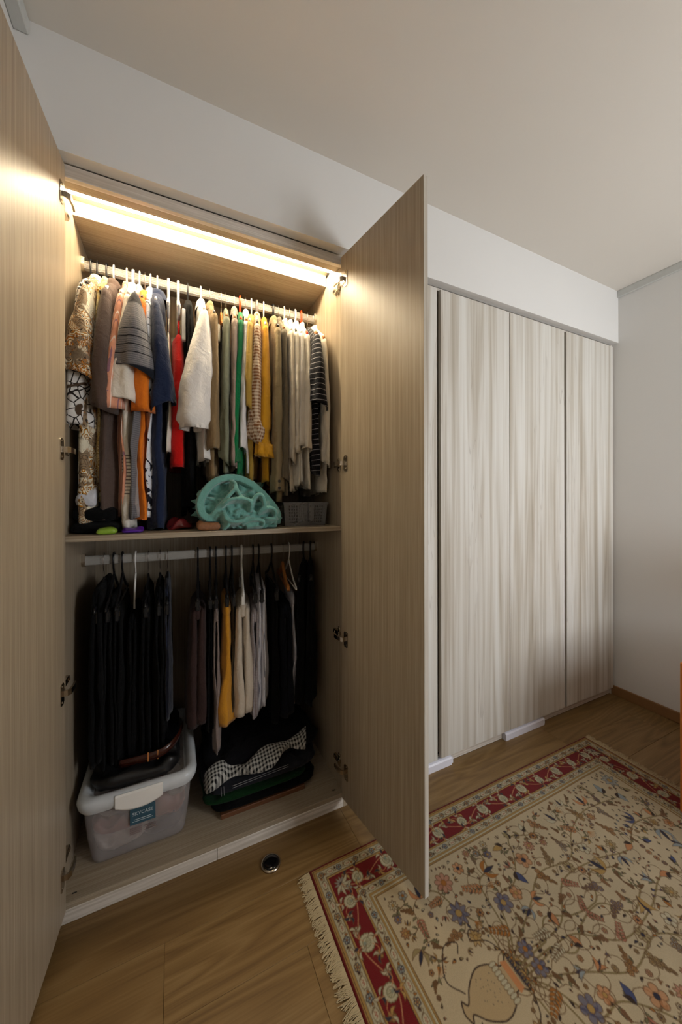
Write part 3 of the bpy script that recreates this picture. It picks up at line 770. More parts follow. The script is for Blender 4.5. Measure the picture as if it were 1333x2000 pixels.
# ---------------------------------------------------------------- things on the middle shelf
ZS = 1.154
def pillow(b, x0, x1, y0, y1, z0, z1, seed, n=28, m=14, amp=0.006, p=3.0, q=2.2):
    """soft rounded slab with uneven surface"""
    cx, cy, cz = (x0+x1)/2, (y0+y1)/2, (z0+z1)/2; a, c, d = (x1-x0)/2, (y1-y0)/2, (z1-z0)/2; rings = []
    for j in range(1, m):
        ph = math.pi*j/m - math.pi/2; r = abs(math.cos(ph))**(2/p*1.0); z = math.copysign(abs(math.sin(ph))**(2/q*1.0), ph)
        ring = []
        for i in range(n):
            t = 2*math.pi*i/n; ct, st = math.cos(t), math.sin(t)
            X = a*r*math.copysign(abs(ct)**(2/p*0.8), ct); Y = c*r*math.copysign(abs(st)**(2/p*0.8), st); Z = d*z
            w = amp*nz(X, Y, Z*2, 22, seed); u = 1+w*4
            ring.append((cx+X*u, cy+Y*u, max(z0, cz+Z+w*(0.5+0.5*z)*1.5)))
        rings.append(ring)
    loft(b, rings, True, True, True); return b

# folded black clothes, left end of the shelf
for (x0, x1, y0, y1, z0, z1, lab, sd) in ((-0.298, -0.158, 1.375, 1.66, ZS, ZS+0.036, 'flat black folded cloth at the left end of the shelf, lowest of the pile', 3),
                                         (-0.292, -0.170, 1.385, 1.66, ZS+0.036, ZS+0.088, 'folded black sweater lying on the flat black cloth', 5)):
    b = BM(); pillow(b, x0, x1, y0, y1, z0, z1, sd, amp=0.005, p=5, q=3)
    tag(obj('folded_cloth', b, FAB['black'], None, True), lab, 'clothes', 'folded black clothes at the left end of the shelf')
b = BM(); pillow(b, -0.284, -0.224, 1.388, 1.445, ZS+0.087, ZS+0.137, 11, amp=0.05, p=2.2, q=2)
tag(obj('sock', b, fabric('fabric_grey_wool', C(206,206,212)), None, True), 'crumpled pale grey sock on the black pile by the left wall', 'sock')
for (x0, x1, y0, y1, c, c2, lab, sd) in ((-0.216, -0.160, 1.327, 1.372, C(150,190,60), C(90,150,40), 'lime green wrapped packet at the shelf edge', 2), (-0.150, -0.086, 1.345, 1.42, C(96,40,170), C(60,20,120), 'purple wrapped packet beside the lime green one', 9)):
    b = BM(); pillow(b, x0, x1, y0, y1, ZS, ZS+0.017, sd, amp=0.007, p=4)
    tag(obj('packet', b, plain('wrap_%d' % sd, c, 0.35, 0, 0.2, 40), None, True), lab, 'packet', 'small wrapped packets')
b = BM(); pillow(b, -0.02, 0.075, 1.42, 1.58, ZS, ZS+0.024, 21, 40, 18, 0.028, 3)
tag(obj('plastic_bag', b, plain('red_clear_film', C(150,44,48), 0.2, 0, 0.35, 45, 0.7), None, True), 'crumpled red and clear plastic bag lying flat under the long black dress', 'bag')
b = BM(); pillow(b, 0.080, 0.160, 1.325, 1.366, ZS, ZS+0.030, 31, 32, 14, 0.012, 4)
t = tag(obj('pouch', b, plain('tan_mesh', C(150,98,58), 0.6, 0, 0.3, 120), None, True), 'small tan brown mesh pouch at the left foot of the teal blanket', 'pouch')
b = BM(); tube(b, bez([(0.086, 1.345, ZS+0.027), (0.10, 1.344, ZS+0.0305), (0.14, 1.344, ZS+0.0305), (0.154, 1.345, ZS+0.027)], 4), 0.0025, 6); obj('zip', b, MT['black_gap'], t, True)

# teal blanket: crumpled heap with a big rolled edge
b = BM()
def blob(cx, cy, cz, rx, ry, rz, seed, amp=0.12, n=30, m=16):
    R = []
    for j in range(1, m):
        ph = math.pi*j/m; R.append([])
        for i in range(n):
            a = 2*math.pi*i/n; d = Vector((math.sin(ph)*math.cos(a), math.sin(ph)*math.sin(a), math.cos(ph)))
            r = 1+amp*noise.noise(d*2.3+Vector((seed, 0, 0)))
            R[-1].append((cx+rx*d.x*r, cy+ry*d.y*r, max(ZS+0.002, cz+rz*d.z*r)))
    loft(b, R, True, True, True)
def sheet(pts, wdt, th, up=(0, -0.5, 0.85)):
    """thick cloth band along a curve"""
    pts = bez(pts, 8); up = Vector(up).normalized(); R = []
    for i, p in enumerate(pts):
        t = (pts[min(i+1, len(pts)-1)]-pts[max(i-1, 0)]).normalized(); s = t.cross(up).normalized(); u = s.cross(t)
        f = math.sin(math.pi*min(1, max(0, (i+2)/(len(pts)+3))))**0.4
        R.append([p+s*th*c*0.5+u*wdt*d*0.5*f for c, d in ((-1,-1),(1,-1),(1.2,0),(1,1),(-1,1),(-1.2,0))])
    loft(b, R, True, True, True)
def crumple(cx, cy, cz, rx, ry, rz, seed, n=110, m=60):
    R = []
    for j in range(1, m):
        ph = math.pi*j/m; R.append([])
        for i in range(n):
            a = 2*math.pi*i/n; d = Vector((math.sin(ph)*math.cos(a), math.sin(ph)*math.sin(a), math.cos(ph)))
            q = d*2.2+Vector((seed, 0, 0)); wq = noise.noise_vector(q*0.9)*0.55
            r = 0.93+0.12*noise.noise(q)+0.50*abs(noise.noise(q*1.2+wq*2.2))+0.20*abs(noise.noise(q*2.6+wq*2.5+Vector((5, 2, 1))))
            R[-1].append((cx+rx*d.x*r, cy+ry*d.y*r, max(ZS+0.002, cz+rz*d.z*r)))
    loft(b, R, True, True, True)
crumple(0.232, 1.445, ZS+0.082, 0.128, 0.088, 0.092, 1.0)
crumple(0.285, 1.405, ZS+0.042, 0.095, 0.068, 0.066, 4.0)
crumple(0.230, 1.395, ZS+0.050, 0.070, 0.055, 0.060, 9.0)
# outer rolled band sweeping over the heap, then standing folds
sheet([(0.150, 1.375, ZS+0.020), (0.100, 1.385, ZS+0.060), (0.098, 1.395, ZS+0.115), (0.140, 1.400, ZS+0.172), (0.205, 1.405, ZS+0.192), (0.270, 1.400, ZS+0.172), (0.330, 1.392, ZS+0.120), (0.376, 1.385, ZS+0.060), (0.380, 1.385, ZS+0.015)], 0.085, 0.024, (0, -1, 0.1))
rb = random.Random(5)
folds = [[(0.130,1.372,ZS+0.05),(0.17,1.362,ZS+0.10),(0.21,1.355,ZS+0.15),(0.20,1.37,ZS+0.175)],
         [(0.21,1.352,ZS+0.165),(0.232,1.345,ZS+0.12),(0.26,1.345,ZS+0.09)],
         [(0.165,1.350,ZS+0.085),(0.20,1.340,ZS+0.105),(0.255,1.332,ZS+0.100),(0.262,1.336,ZS+0.065)],
         [(0.265,1.342,ZS+0.07),(0.285,1.332,ZS+0.115),(0.305,1.328,ZS+0.120),(0.318,1.332,ZS+0.085),(0.300,1.330,ZS+0.06)],
         [(0.170,1.345,ZS+0.07),(0.180,1.338,ZS+0.03),(0.225,1.332,ZS+0.025),(0.26,1.332,ZS+0.045)],
         [(0.295,1.336,ZS+0.055),(0.33,1.332,ZS+0.072),(0.355,1.340,ZS+0.06),(0.365,1.350,ZS+0.02)],
         [(0.235,1.334,ZS+0.018),(0.27,1.328,ZS+0.030),(0.305,1.328,ZS+0.026),(0.30,1.334,ZS+0.010),(0.25,1.336,ZS+0.008)],
         [(0.31,1.340,ZS+0.035),(0.34,1.340,ZS+0.030),(0.365,1.355,ZS+0.03)],
         [(0.145,1.376,ZS+0.03),(0.165,1.368,ZS+0.06),(0.155,1.376,ZS+0.09)]]
for q in range(5):
    x, z = rb.uniform(0.16, 0.36), rb.uniform(0.015, 0.095); a = rb.uniform(0, 6.28); L = rb.uniform(0.02, 0.04)
    if z > 0.13-abs(x-0.24)*0.5: continue
    y = 1.345+0.25*z
    folds.append([(x-L*math.cos(a), y+0.006, ZS+max(0.006, z-L*math.sin(a)*0.7)), (x+0.4*L*math.sin(a), y-0.008, ZS+z), (x+L*math.cos(a), y+0.004, ZS+max(0.006, z+L*math.sin(a)*0.7))])
for fpts in folds: sheet(fpts, 0.060, 0.0115, (rb.uniform(-.3, .3), -0.9, 0.35))
bl = obj('blanket', b, FAB['teal'], None, True)
tag(bl, 'crumpled teal green fleece blanket heaped on the middle shelf', 'blanket')
md = bl.modifiers.new('remesh', 'REMESH'); md.mode = 'VOXEL'; md.voxel_size = 0.0034; md.use_smooth_shade = True
md = bl.modifiers.new('smooth', 'SMOOTH'); md.factor = 0.5; md.iterations = 2

# perforated translucent basket
t = empty('basket', (0.415, 1.40, ZS), 'translucent plastic basket with punched square holes and a tongue handle', 'basket')
b = BM(); bw, bd, bh = 0.195, 0.24, 0.098
def holed(p00, p10, p01, p11, cols, rows, hx, hz):
    """face with a grid of square holes; hx, hz: sets of columns / rows that carry holes"""
    p00, p10, p01, p11 = map(Vector, (p00, p10, p01, p11)); V = {}
    for i in range(cols+1):
        for j in range(rows+1):
            u, v = i/cols, j/rows; V[i, j] = b.verts.new(p00*(1-u)*(1-v)+p10*u*(1-v)+p01*(1-u)*v+p11*u*v)
    for i in range(cols):
        for j in range(rows):
            if not (i in hx and j in hz): b.faces.new((V[i, j], V[i+1, j], V[i+1, j+1], V[i, j+1]))
tp = 0.008
hx = {4, 6, 8, 10, 24, 26, 28, 30, 32}; hz = {2, 4, 6, 8, 10, 12}
A = [(tp, tp, 0.001), (bw-tp, tp, 0.001), (bw-tp, bd-tp, 0.001), (tp, bd-tp, 0.001)]; B_ = [(0, 0, bh), (bw, 0, bh), (bw, bd, bh), (0, bd, bh)]
for i in range(4):
    j = (i+1) % 4; holed(A[i], A[j], B_[i], B_[j], 37, 15, hx, hz)
f = b.faces.new([b.verts.new(p) for p in A])
bk = obj('basket_body', b, MT['basket'], t); md = bk.modifiers.new('solid', 'SOLIDIFY'); md.thickness = 0.0016
b = BM()
loft(b, [[(x*s+bw*(1-s)/2, y*s+bd*(1-s)/2, z) for (x, y) in ((-0.004,-0.004),(bw+0.004,-0.004),(bw+0.004,bd+0.004),(-0.004,bd+0.004))] for s, z in ((1,bh-0.006),(1,bh+0.002),(0.95,bh+0.002),(0.95,bh-0.006))])
obj('rim', b, MT['basket'], t)
b = BM(); R = []
for i in range(11):
    a = math.pi*i/10; R.append((0.011*math.cos(a), -0.011*math.sin(a)))
ring = [(-0.011, 0.070)] + [(-q[0], q[1]) for q in R][0:0] + [(-0.011, 0.0)] + [(q[0]*-1, q[1]) for q in R[1:-1]] + [(0.011, 0.0), (0.011, 0.070)]
loft(b, [[(0.118+p[0], yy, 0.030+p[1]) for p in ring] for yy in (-0.0095, -0.0055)], True, True, True)
obj('handle', b, MT['basket'], t)

# ---------------------------------------------------------------- wardrobe floor: storage bin
ZF = 0.060
def rrect(x0, y0, x1, y1, r, z, k=5):
    out = []
    for cx, cy, a0 in ((x1-r, y1-r, 0), (x0+r, y1-r, 90), (x0+r, y0+r, 180), (x1-r, y0+r, 270)):
        for i in range(k+1):
            a = math.radians(a0+90*i/k); out.append((cx+r*math.cos(a), cy+r*math.sin(a), z))
    return out
t = empty('storage_bin', (0, 0, 0), 'hazy clear plastic storage bin with milky lid full of bagged clothes', 'storage bin')
BX0, BX1, BY0, BY1 = -0.268, 0.070, 1.372, 1.80
b = BM(); R = []
for z, ins in ((ZF+0.001, 0.040), (ZF+0.006, 0.030), (ZF+0.02, 0.026), (0.15, 0.016), (0.268, 0.006)):
    R.append(rrect(BX0+ins, BY0+ins*0.7, BX1-ins, BY1-ins, 0.028, z))
loft(b, R, True, True, False); bo = obj('bin_body', b, MT['bin_clear'], t, True)
md = bo.modifiers.new('solid', 'SOLIDIFY'); md.thickness = 0.0022
b = BM(); R = []
for z, ins in ((0.250, -0.004), (0.262, -0.010), (0.280, -0.013), (0.292, -0.008), (0.297, 0.004), (0.294, 0.016), (0.284, 0.022), (0.276, 0.026), (0.2755, 0.030)):
    R.append(rrect(BX0+ins, BY0+ins, BX1-ins, BY1-ins, max(0.01, 0.045-ins*0.5), z))
loft(b, R, True, False, False); li = obj('lid', b, MT['bin_lid'], t, True)
b = BM(); ins = 0.029; loft(b, [rrect(BX0+ins, BY0+ins, BX1-ins, BY1-ins, 0.03, z) for z in (0.272, 0.2752)], True, True, True); obj('lid_panel', b, MT['bin_clear'], li)
b = BM()    # front latch, lower edge curved
R = []
for i in range(13):
    u = -1+2*i/12; x = -0.098+u*0.070; zb = 0.232+0.018*abs(u)**2.2
    R.append([(x, BY0-0.0125, 0.293), (x, BY0-0.0165, 0.288), (x, BY0-0.0170, zb+0.006), (x, BY0-0.0135, zb), (x, BY0-0.0115, zb), (x, BY0-0.0115, 0.293)])
loft(b, R, True, True, True); obj('latch', b, MT['white_pl'], t)
b = BM(); ins = 0.0095
box(b, -0.128, BY0+ins-0.0065, 0.166, -0.052, BY0+ins-0.0050, 0.224); st = obj('sticker', b, plain('teal_sticker', C(52,88,104), 0.45), t)
def text(name, s, size, loc, m, parent, squash=1.0):
    c = bpy.data.curves.new(name, 'FONT'); c.body = s; c.size = size; c.extrude = 0.0002; c.align_x = 'CENTER'; c.align_y = 'CENTER'
    o = bpy.data.objects.new(name, c); COL.objects.link(o)
    me = bpy.data.meshes.new_from_object(o.evaluated_get(bpy.context.evaluated_depsgraph_get())); bpy.data.objects.remove(o); bpy.data.curves.remove(c)
    me.materials.clear(); me.materials.append(m)
    o = bpy.data.objects.new(name, me); COL.objects.link(o); o.parent = parent; o.location = loc; o.rotation_euler = (math.pi/2, 0, 0); o.scale = (squash, 1, 1)
    return o
TXT = plain('sticker_lettering', C(196,206,210), 0.5)
text('lettering', 'SKYCASE', 0.0155, (-0.090, BY0+ins-0.0067, 0.201), TXT, st)
b = BM()
for q, (wv, z) in enumerate(((0.026, 0.182), (0.030, 0.176))): box(b, -0.090-wv, BY0+ins-0.0070, z-0.0008, -0.090+wv, BY0+ins-0.0064, z+0.0008)
obj('small_print', b, TXT, st)
b = BM()
for r in range(4):
    for q in range(9): box(b, -0.128+q*0.004, BY0+ins-0.0060, 0.134+r*0.006, -0.126+q*0.004, BY0+ins-0.0052, 0.138+r*0.006)
for r in range(3): box(b, -0.086, BY0+ins-0.0060, 0.137+r*0.007, -0.050, BY0+ins-0.0052, 0.1385+r*0.007)
obj('print_block', b, plain('grey_print', C(120,96,92), 0.6), t)
# bagged clothes inside
for j, (x0, x1, y0, y1, z0, z1, c, lab) in enumerate((
        (-0.235, -0.08, 1.405, 1.55, 0.064, 0.135, C(226,212,198), 'cream bagged cloth low at the left inside the storage bin'),
        (-0.240, -0.06, 1.402, 1.58, 0.12, 0.182, C(196,130,118), 'dusty pink cloth in the left middle of the storage bin'),
        (-0.245, -0.02, 1.398, 1.60, 0.175, 0.266, C(206,190,178), 'grey beige cloth under the lid at the left of the storage bin'),
        (-0.10, 0.040, 1.405, 1.56, 0.064, 0.135, C(70,66,82), 'dark slate cloth low at the right inside the storage bin'),
        (-0.07, 0.044, 1.402, 1.56, 0.120, 0.190, C(186,120,104), 'salmon bagged cloth at the right middle of the storage bin'),
        (-0.02, 0.050, 1.398, 1.58, 0.180, 0.262, C(196,180,160), 'rolled cream cloth under the lid at the right of the storage bin'))):
    b = BM(); pillow(b, x0, x1, y0, y1, z0, z1, j*3+40, 36, 18, 0.06, 2.8)
    tag(obj('bagged_cloth', b, plain('bagged_cloth_%d' % j, c, 0.4, 0, 0.3, 22), None, True), lab, 'cloth', 'clothes packed in the storage bin')
# black bag and belt on the lid
b = BM(); pillow(b, -0.248, 0.030, 1.384, 1.76, 0.2765, 0.345, 61, 60, 20, 0.022, 4.6)
tag(obj('cloth_bag', b, plain('black_nylon', C(14,14,16), 0.42, 0, 0.1), None, True), 'limp black nylon bag lying on the storage bin lid', 'bag')
t = empty('belt', (0, 0, 0), 'glossy dark brown leather belt curled over the black bag', 'belt')
b = BM(); pts = bez([(-0.165, 1.425, 0.352), (-0.10, 1.405, 0.362), (-0.03, 1.398, 0.372), (0.015, 1.43, 0.385), (0.04, 1.50, 0.395)], 8)
R = [[(p.x, p.y-0.002, p.z-0.013), (p.x, p.y+0.002, p.z-0.013), (p.x, p.y+0.004, p.z+0.013), (p.x, p.y, p.z+0.013)] for p in pts]
loft(b, R, True, True, True); obj('strap', b, plain('brown_leather', C(58,22,12), 0.22, 0, 0.15, 20), t, True)
b = BM()
for xx in (-0.075, -0.045):
    box(b, xx-0.002, 1.3955, 0.352, xx+0.002, 1.3985, 0.384, 0.001)
obj('keeper', b, MT['wood_h'], t)

# folded jeans pile on the wardrobe floor, right half
pile = [
 ('brown_box', 0.165, 0.50, 1.385, 1.70, ZF, ZF+0.018, 'flat', 'flat brown card box lowest under the jeans pile'),
 ('folded_cloth', 0.130, 0.560, 1.380, 1.72, ZF+0.018, ZF+0.050, 'black2', 'black folded cloth directly on the brown card box'),
 ('folded_cloth', 0.105, 0.520, 1.384, 1.73, ZF+0.050, ZF+0.078, 'darkgreen', 'dark green folded cloth in the jeans pile'),
 ('folded_jeans', 0.108, 0.565, 1.388, 1.76, ZF+0.078, ZF+0.128, 'denim', 'charcoal folded jeans with pale stitching under the checked scarf'),
 ('folded_jeans', 0.120, 0.585, 1.430, 1.78, ZF+0.128, ZF+0.190, 'denim_dark', 'black folded jeans topmost in the pile behind the checked scarf')]
for j, (nm, x0, x1, y0, y1, z0, z1, mk, lab) in enumerate(pile):
    b = BM()
    if mk == 'flat':
        box(b, x0, y0, z0, x1, y1, z1, 0.002); o = obj(nm, b, plain('brown_card', C(104,64,36), 0.6))
        tag(o, lab, 'box'); continue
    pillow(b, x0, x1, y0, y1, z0, z1, j*4+70, 60, 14, 0.018, 5, 3)
    o = tag(obj(nm, b, FAB[mk], None, True), lab, 'clothes', 'folded clothes pile on the wardrobe floor')
    if mk == 'denim':
        b = BM()
        for dz in (0.012, 0.020):
            tube(b, bez([(x0+0.10+u*0.22, y0-0.001-0.0006*u, z0+dz+0.016+0.010*u) for u in (0, 0.33, 0.66, 1)], 3), 0.0008, 5)
        tube(b, [(x0+0.07, y0+0.0, z0+0.010), (x0+0.068, y0-0.001, z0+0.045)], 0.0008, 5); tube(b, [(x0+0.060, y0+0.001, z0+0.010), (x0+0.058, y0, z0+0.045)], 0.0008, 5)
        obj('stitching', b, plain('pale_thread', C(150,150,150), 0.8), o)
# black-and-white checked scarf draped along the pile
b = BM(); N = 60; R = []
for i in range(N+1):
    u = i/N; x = 0.118+0.40*u; yc = 1.402+0.018*math.sin(u*9)+0.02*u; zc = ZF+0.140+0.048*u+0.010*math.sin(u*11+1)
    wv = 0.040*(0.75+0.35*math.sin(u*13+0.6)); R.append([])
    for k in range(16):
        a = 2*math.pi*k/16; tw = u*7
        yy = wv*math.cos(a); zz = 0.013*math.sin(a)*(1+0.4*math.sin(u*20))
        zz += 0.008*nz(x, yy, 0, 30, 2)
        ct, stn = math.cos(0.55+0.25*math.sin(tw)), math.sin(0.55+0.25*math.sin(tw))
        R[-1].append((x+0.012*math.sin(a+u*8), yc+yy*ct-zz*stn, zc+yy*stn+zz*ct))
loft(b, R, True, True, True)
tag(obj('scarf', b, FAB['gingham_bw'], None, True), 'black and white checked scarf twisted along the jeans pile', 'scarf')

# round floor cap
t = empty('floor_cap', (0.309, 1.206, 0.0), 'round dark metal floor cap on the planks before the open wardrobe', 'cap')
b = BM(); loft(b, [[(r*math.cos(a*math.pi/20), r*math.sin(a*math.pi/20), z) for a in range(40)] for r, z in ((0.0335,0.0),(0.033,0.005),(0.0285,0.007),(0.0265,0.0065))], True, True, True)
obj('cap_ring', b, MT['chrome'], t, True)
b = BM(); loft(b, [[(r*math.cos(a*math.pi/20), r*math.sin(a*math.pi/20), z) for a in range(40)] for r, z in ((0.0272,0.0062),(0.024,0.0085),(0.012,0.0098))], True, True, True)
obj('cap_disc', b, plain('black_lacquer', C(16,15,17), 0.12), t, True)

# wooden bedside cabinet at the right frame edge, standing on the rug
RZ = 0.010
t = empty('bedside_cabinet', (1.838, 0.12, RZ), 'orange-brown wooden cabinet cut off by the right frame edge', 'cabinet')
b = BM(); box(b, 0, 0, 0.0, 0.71, 0.56, 0.60, 0.003)
obj('cabinet_body', b, MT['teak'], t)
for j in range(2):
    b = BM(); box(b, 0.02, -0.016, 0.04+j*0.28, 0.69, -0.0005, 0.30+j*0.28, 0.003); d = obj('drawer', b, MT['teak'], t)
    b = BM(); tube(b, [(0.31, -0.016, 0.17+j*0.28), (0.31, -0.034, 0.17+j*0.28)], 0.012, 12); obj('knob', b, MT['chrome'], d, True)

# unseen unlit table lamp, added to cast a round shadow on the right wall
t = empty('added_table_lamp', (2.455, 0.36, RZ+0.601), 'unseen unlit table lamp added on the bedside cabinet to cast a round wall shadow', 'lamp')
b = BM(); loft(b, [[(r*math.cos(a*math.pi/14), r*math.sin(a*math.pi/14), z) for a in range(28)] for r, z in ((0.06,0.0),(0.06,0.012),(0.018,0.03),(0.026,0.10),(0.014,0.20),(0.010,0.27))], True, True, True)
obj('lamp_base', b, MT['wood_h'], t, True)
b = BM(); loft(b, [[(r*math.cos(a*math.pi/14), r*math.sin(a*math.pi/14), z) for a in range(28)] for r, z in ((0.115,0.24),(0.095,0.47),(0.093,0.47),(0.113,0.24))]); obj('lamp_shade', b, FAB['creamplain'], t, True)

# ---------------------------------------------------------------- woven rug: pattern knotted into the pile as one colour per point
RX0, RY0, RL, RW = 0.414, 1.120, 1.56, 0.96
S_ = 900.0
CW, CH = int(RL*S_), int(RW*S_)
IMG = np.zeros((CH, CW, 3), np.float32)
def lin(r, g, b): return np.array(srgb(r, g, b)[:3], np.float32)
RED, BEI, GOLD, CREAM, BRN, DKB = lin(122,12,22), lin(206,186,150), lin(184,146,82), lin(208,198,166), lin(112,80,46), lin(56,38,30)
PEACH, BLUE, LBLUE, ORNG, GRN, NAVY = lin(206,138,88), lin(62,70,104), lin(150,158,158), lin(176,112,44), lin(126,122,82), lin(44,46,66)
def _win(x0, y0, x1, y1):
    a, b_ = max(0, int(x0*S_)-2), min(CW, int(x1*S_)+3); c, d = max(0, int(y0*S_)-2), min(CH, int(y1*S_)+3)
    if a >= b_ or c >= d: return None
    X, Y = np.meshgrid((np.arange(a, b_)+0.5)/S_, (np.arange(c, d)+0.5)/S_); return a, b_, c, d, X, Y
def _put(wn, al, col):
    a, b_, c, d = wn[:4]; al = al[..., None].astype(np.float32); IMG[c:d, a:b_] = IMG[c:d, a:b_]*(1-al)+col*al
def fill(pts, col, alpha=1.0):
    P = np.array(pts); wn = _win(P[:,0].min(), P[:,1].min(), P[:,0].max(), P[:,1].max())
    if wn is None: return
    X, Y = wn[4], wn[5]; ins = np.zeros(X.shape, bool); n = len(P)
    for i in range(n):
        x0, y0 = P[i]; x1, y1 = P[(i+1) % n]
        if y0 == y1: continue
        ins ^= ((y0 > Y) != (y1 > Y)) & (X < (x1-x0)*(Y-y0)/(y1-y0)+x0)
    _put(wn, ins*alpha, col)
def stroke(pts, wd, col, closed=False):
    P = [np.array(p) for p in pts]
    if closed: P.append(P[0])
    for a, b_ in zip(P[:-1], P[1:]):
        wn = _win(min(a[0], b_[0])-wd, min(a[1], b_[1])-wd, max(a[0], b_[0])+wd, max(a[1], b_[1])+wd)
        if wn is None: continue
        X, Y = wn[4], wn[5]; d = b_-a; L2 = max(1e-12, float(d@d)); t = np.clip(((X-a[0])*d[0]+(Y-a[1])*d[1])/L2, 0, 1)
        q = np.hypot(X-a[0]-t*d[0], Y-a[1]-t*d[1]); _put(wn, np.clip((wd*0.5-q)*S_+0.5, 0, 1), col)
def curve2(pts, n=8):
    return [(p.x, p.y) for p in bez([(p[0], p[1], 0) for p in pts], n)]
def xf(pts, x, y, ang, s=1.0):
    c, q = math.cos(ang)*s, math.sin(ang)*s; return [(x+c*a-q*b_, y+q*a+c*b_) for a, b_ in pts]
rr = random.Random(11)
def flower(x, y, r, n, col, line=BRN, cen=GOLD, rot=0.0, spiky=False):
    k = n*8; pts = []
    for i in range(k):
        a = 2*math.pi*i/k; f = abs(math.cos(n*a/2))
        rad = r*(0.62+0.38*(f**0.6 if not spiky else f**2.2)); pts.append((rad*math.cos(a), rad*math.sin(a)))
    P = xf(pts, x, y, rot); fill(P, col, 0.75); stroke(P, 0.0019, line, True)
    for i in range(n):
        a = rot+2*math.pi*(i+0.5)/n; stroke([(x+0.25*r*math.cos(a), y+0.25*r*math.sin(a)), (x+0.6*r*math.cos(a), y+0.6*r*math.sin(a))], 0.0011, line)
    C_ = xf([(0.30*r*math.cos(2*math.pi*i/12), 0.30*r*math.sin(2*math.pi*i/12)) for i in range(12)], x, y, 0); fill(C_, cen); stroke(C_, 0.0012, line, True)
def leaf(x, y, L, wd, ang, col, line=BRN, curl=0.25):
    up, dn = [], []
    for i in range(9):
        t = i/8; b_ = curl*L*math.sin(t*math.pi)*0.5; h = wd*math.sin(math.pi*t**0.8)*0.5; up.append((t*L, b_+h)); dn.append((t*L, b_-h))
    P = xf(up+dn[::-1], x, y, ang); fill(P, col); stroke(P, 0.0012, line, True)
def frond(x, y, L, ang, col, line=BRN, n=6):
    stroke([(x, y), (x+L*math.cos(ang), y+L*math.sin(ang))], 0.0015, line)
    for i in range(n):
        t = (i+0.6)/n; px, py = x+L*t*math.cos(ang), y+L*t*math.sin(ang)
        for s in (-1, 1): leaf(px, py, L*0.32*(1.1-0.6*t), L*0.11, ang+s*0.85, col, line, 0.2*s)
def cluster(x, y, L, ang, col, n=8):
    for i in range(n):
        t = i/(n-1); off = 0.25*L*(1-t)*(1 if i % 2 else -1)*0.6
        px = x+L*t*math.cos(ang)-off*math.sin(ang); py = y+L*t*math.sin(ang)+off*math.cos(ang)
        flower(px, py, L*(0.16-0.07*t), 5, col, BRN, GOLD, rr.random()*3)
def stamen(x, y, L, ang):
    for k in range(-3, 4):
        a = ang+k*0.28; q = curve2([(x, y), (x+0.6*L*math.cos(a*0.9+ang*0.1), y+0.6*L*math.sin(a*0.9+ang*0.1)), (x+L*math.cos(a), y+L*math.sin(a))], 4); stroke(q, 0.0013, ORNG)
        fill(xf([(0.0016*math.cos(i), 0.0016*math.sin(i)) for i in range(6)], x+L*1.1*math.cos(a), y+L*1.1*math.sin(a), 0), NAVY)
def palmette(x, y, r, ang, col=CREAM, line=GRN):
    pts = []; k = 60
    for i in range(k):
        a = 2*math.pi*i/k; rad = r*(0.72+0.28*abs(math.cos(a*0.5))+0.10*abs(math.sin(a*8))); pts.append((rad*math.cos(a), 0.92*rad*math.sin(a)))
    P = xf(pts, x, y, ang); fill(P, col); stroke(P, 0.0018, line, True)
    P = xf([(0.55*a, 0.55*b_) for a, b_ in pts], x, y, ang); stroke(P, 0.0014, line, True)
    for k in (-0.9, -0.45, 0, 0.45, 0.9): stroke([(x-0.35*r*math.cos(ang), y-0.35*r*math.sin(ang)), (x+0.5*r*math.cos(ang+k), y+0.5*r*math.sin(ang+k))], 0.0012, line)
    fill(xf([(0.2*r*math.cos(i), 0.2*r*math.sin(i)) for i in np.linspace(0, 6.28, 12)], x-0.2*r*math.cos(ang), y-0.2*r*math.sin(ang), 0), lin(150,156,140))
# ground bands (distance from the rug edge)
dxy = np.minimum(np.minimum(*np.meshgrid(np.minimum(np.arange(CW)+.5, CW-.5-np.arange(CW)), np.arange(CH)+.5)), np.minimum(*np.meshgrid(np.minimum(np.arange(CW)+.5, CW-.5-np.arange(CW)), CH-.5-np.arange(CH))))/S_
bands = [(0.010, RED*0.8), (0.0125, GOLD), (0.014, BRN), (0.020, GOLD*0.95), (0.0215, BRN), (0.046, CREAM*0.85), (0.0475, BRN), (0.052, GOLD), (0.0535, DKB), (0.118, RED), (0.1195, DKB), (0.124, GOLD), (0.1255, BRN), (0.149, CREAM*0.85), (0.1505, BRN), (0.154, GOLD), (0.1555, BRN), (0.161, CREAM*0.9), (0.1625, BRN), (0.166, GOLD), (0.1675, BRN), (9, BEI)]
lo = 0.0
for hi, c in bands:
    IMG[(dxy >= lo) & (dxy < hi)] = c; lo = hi
def along(side, s, t):
    """strip coordinates: s along the side from its start, t inwards from the edge"""
    return {0: (s, t), 1: (RL-t, s), 2: (RL-s, RW-t), 3: (t, RW-s)}[side]
ANG = (0, math.pi/2, math.pi, -math.pi/2)
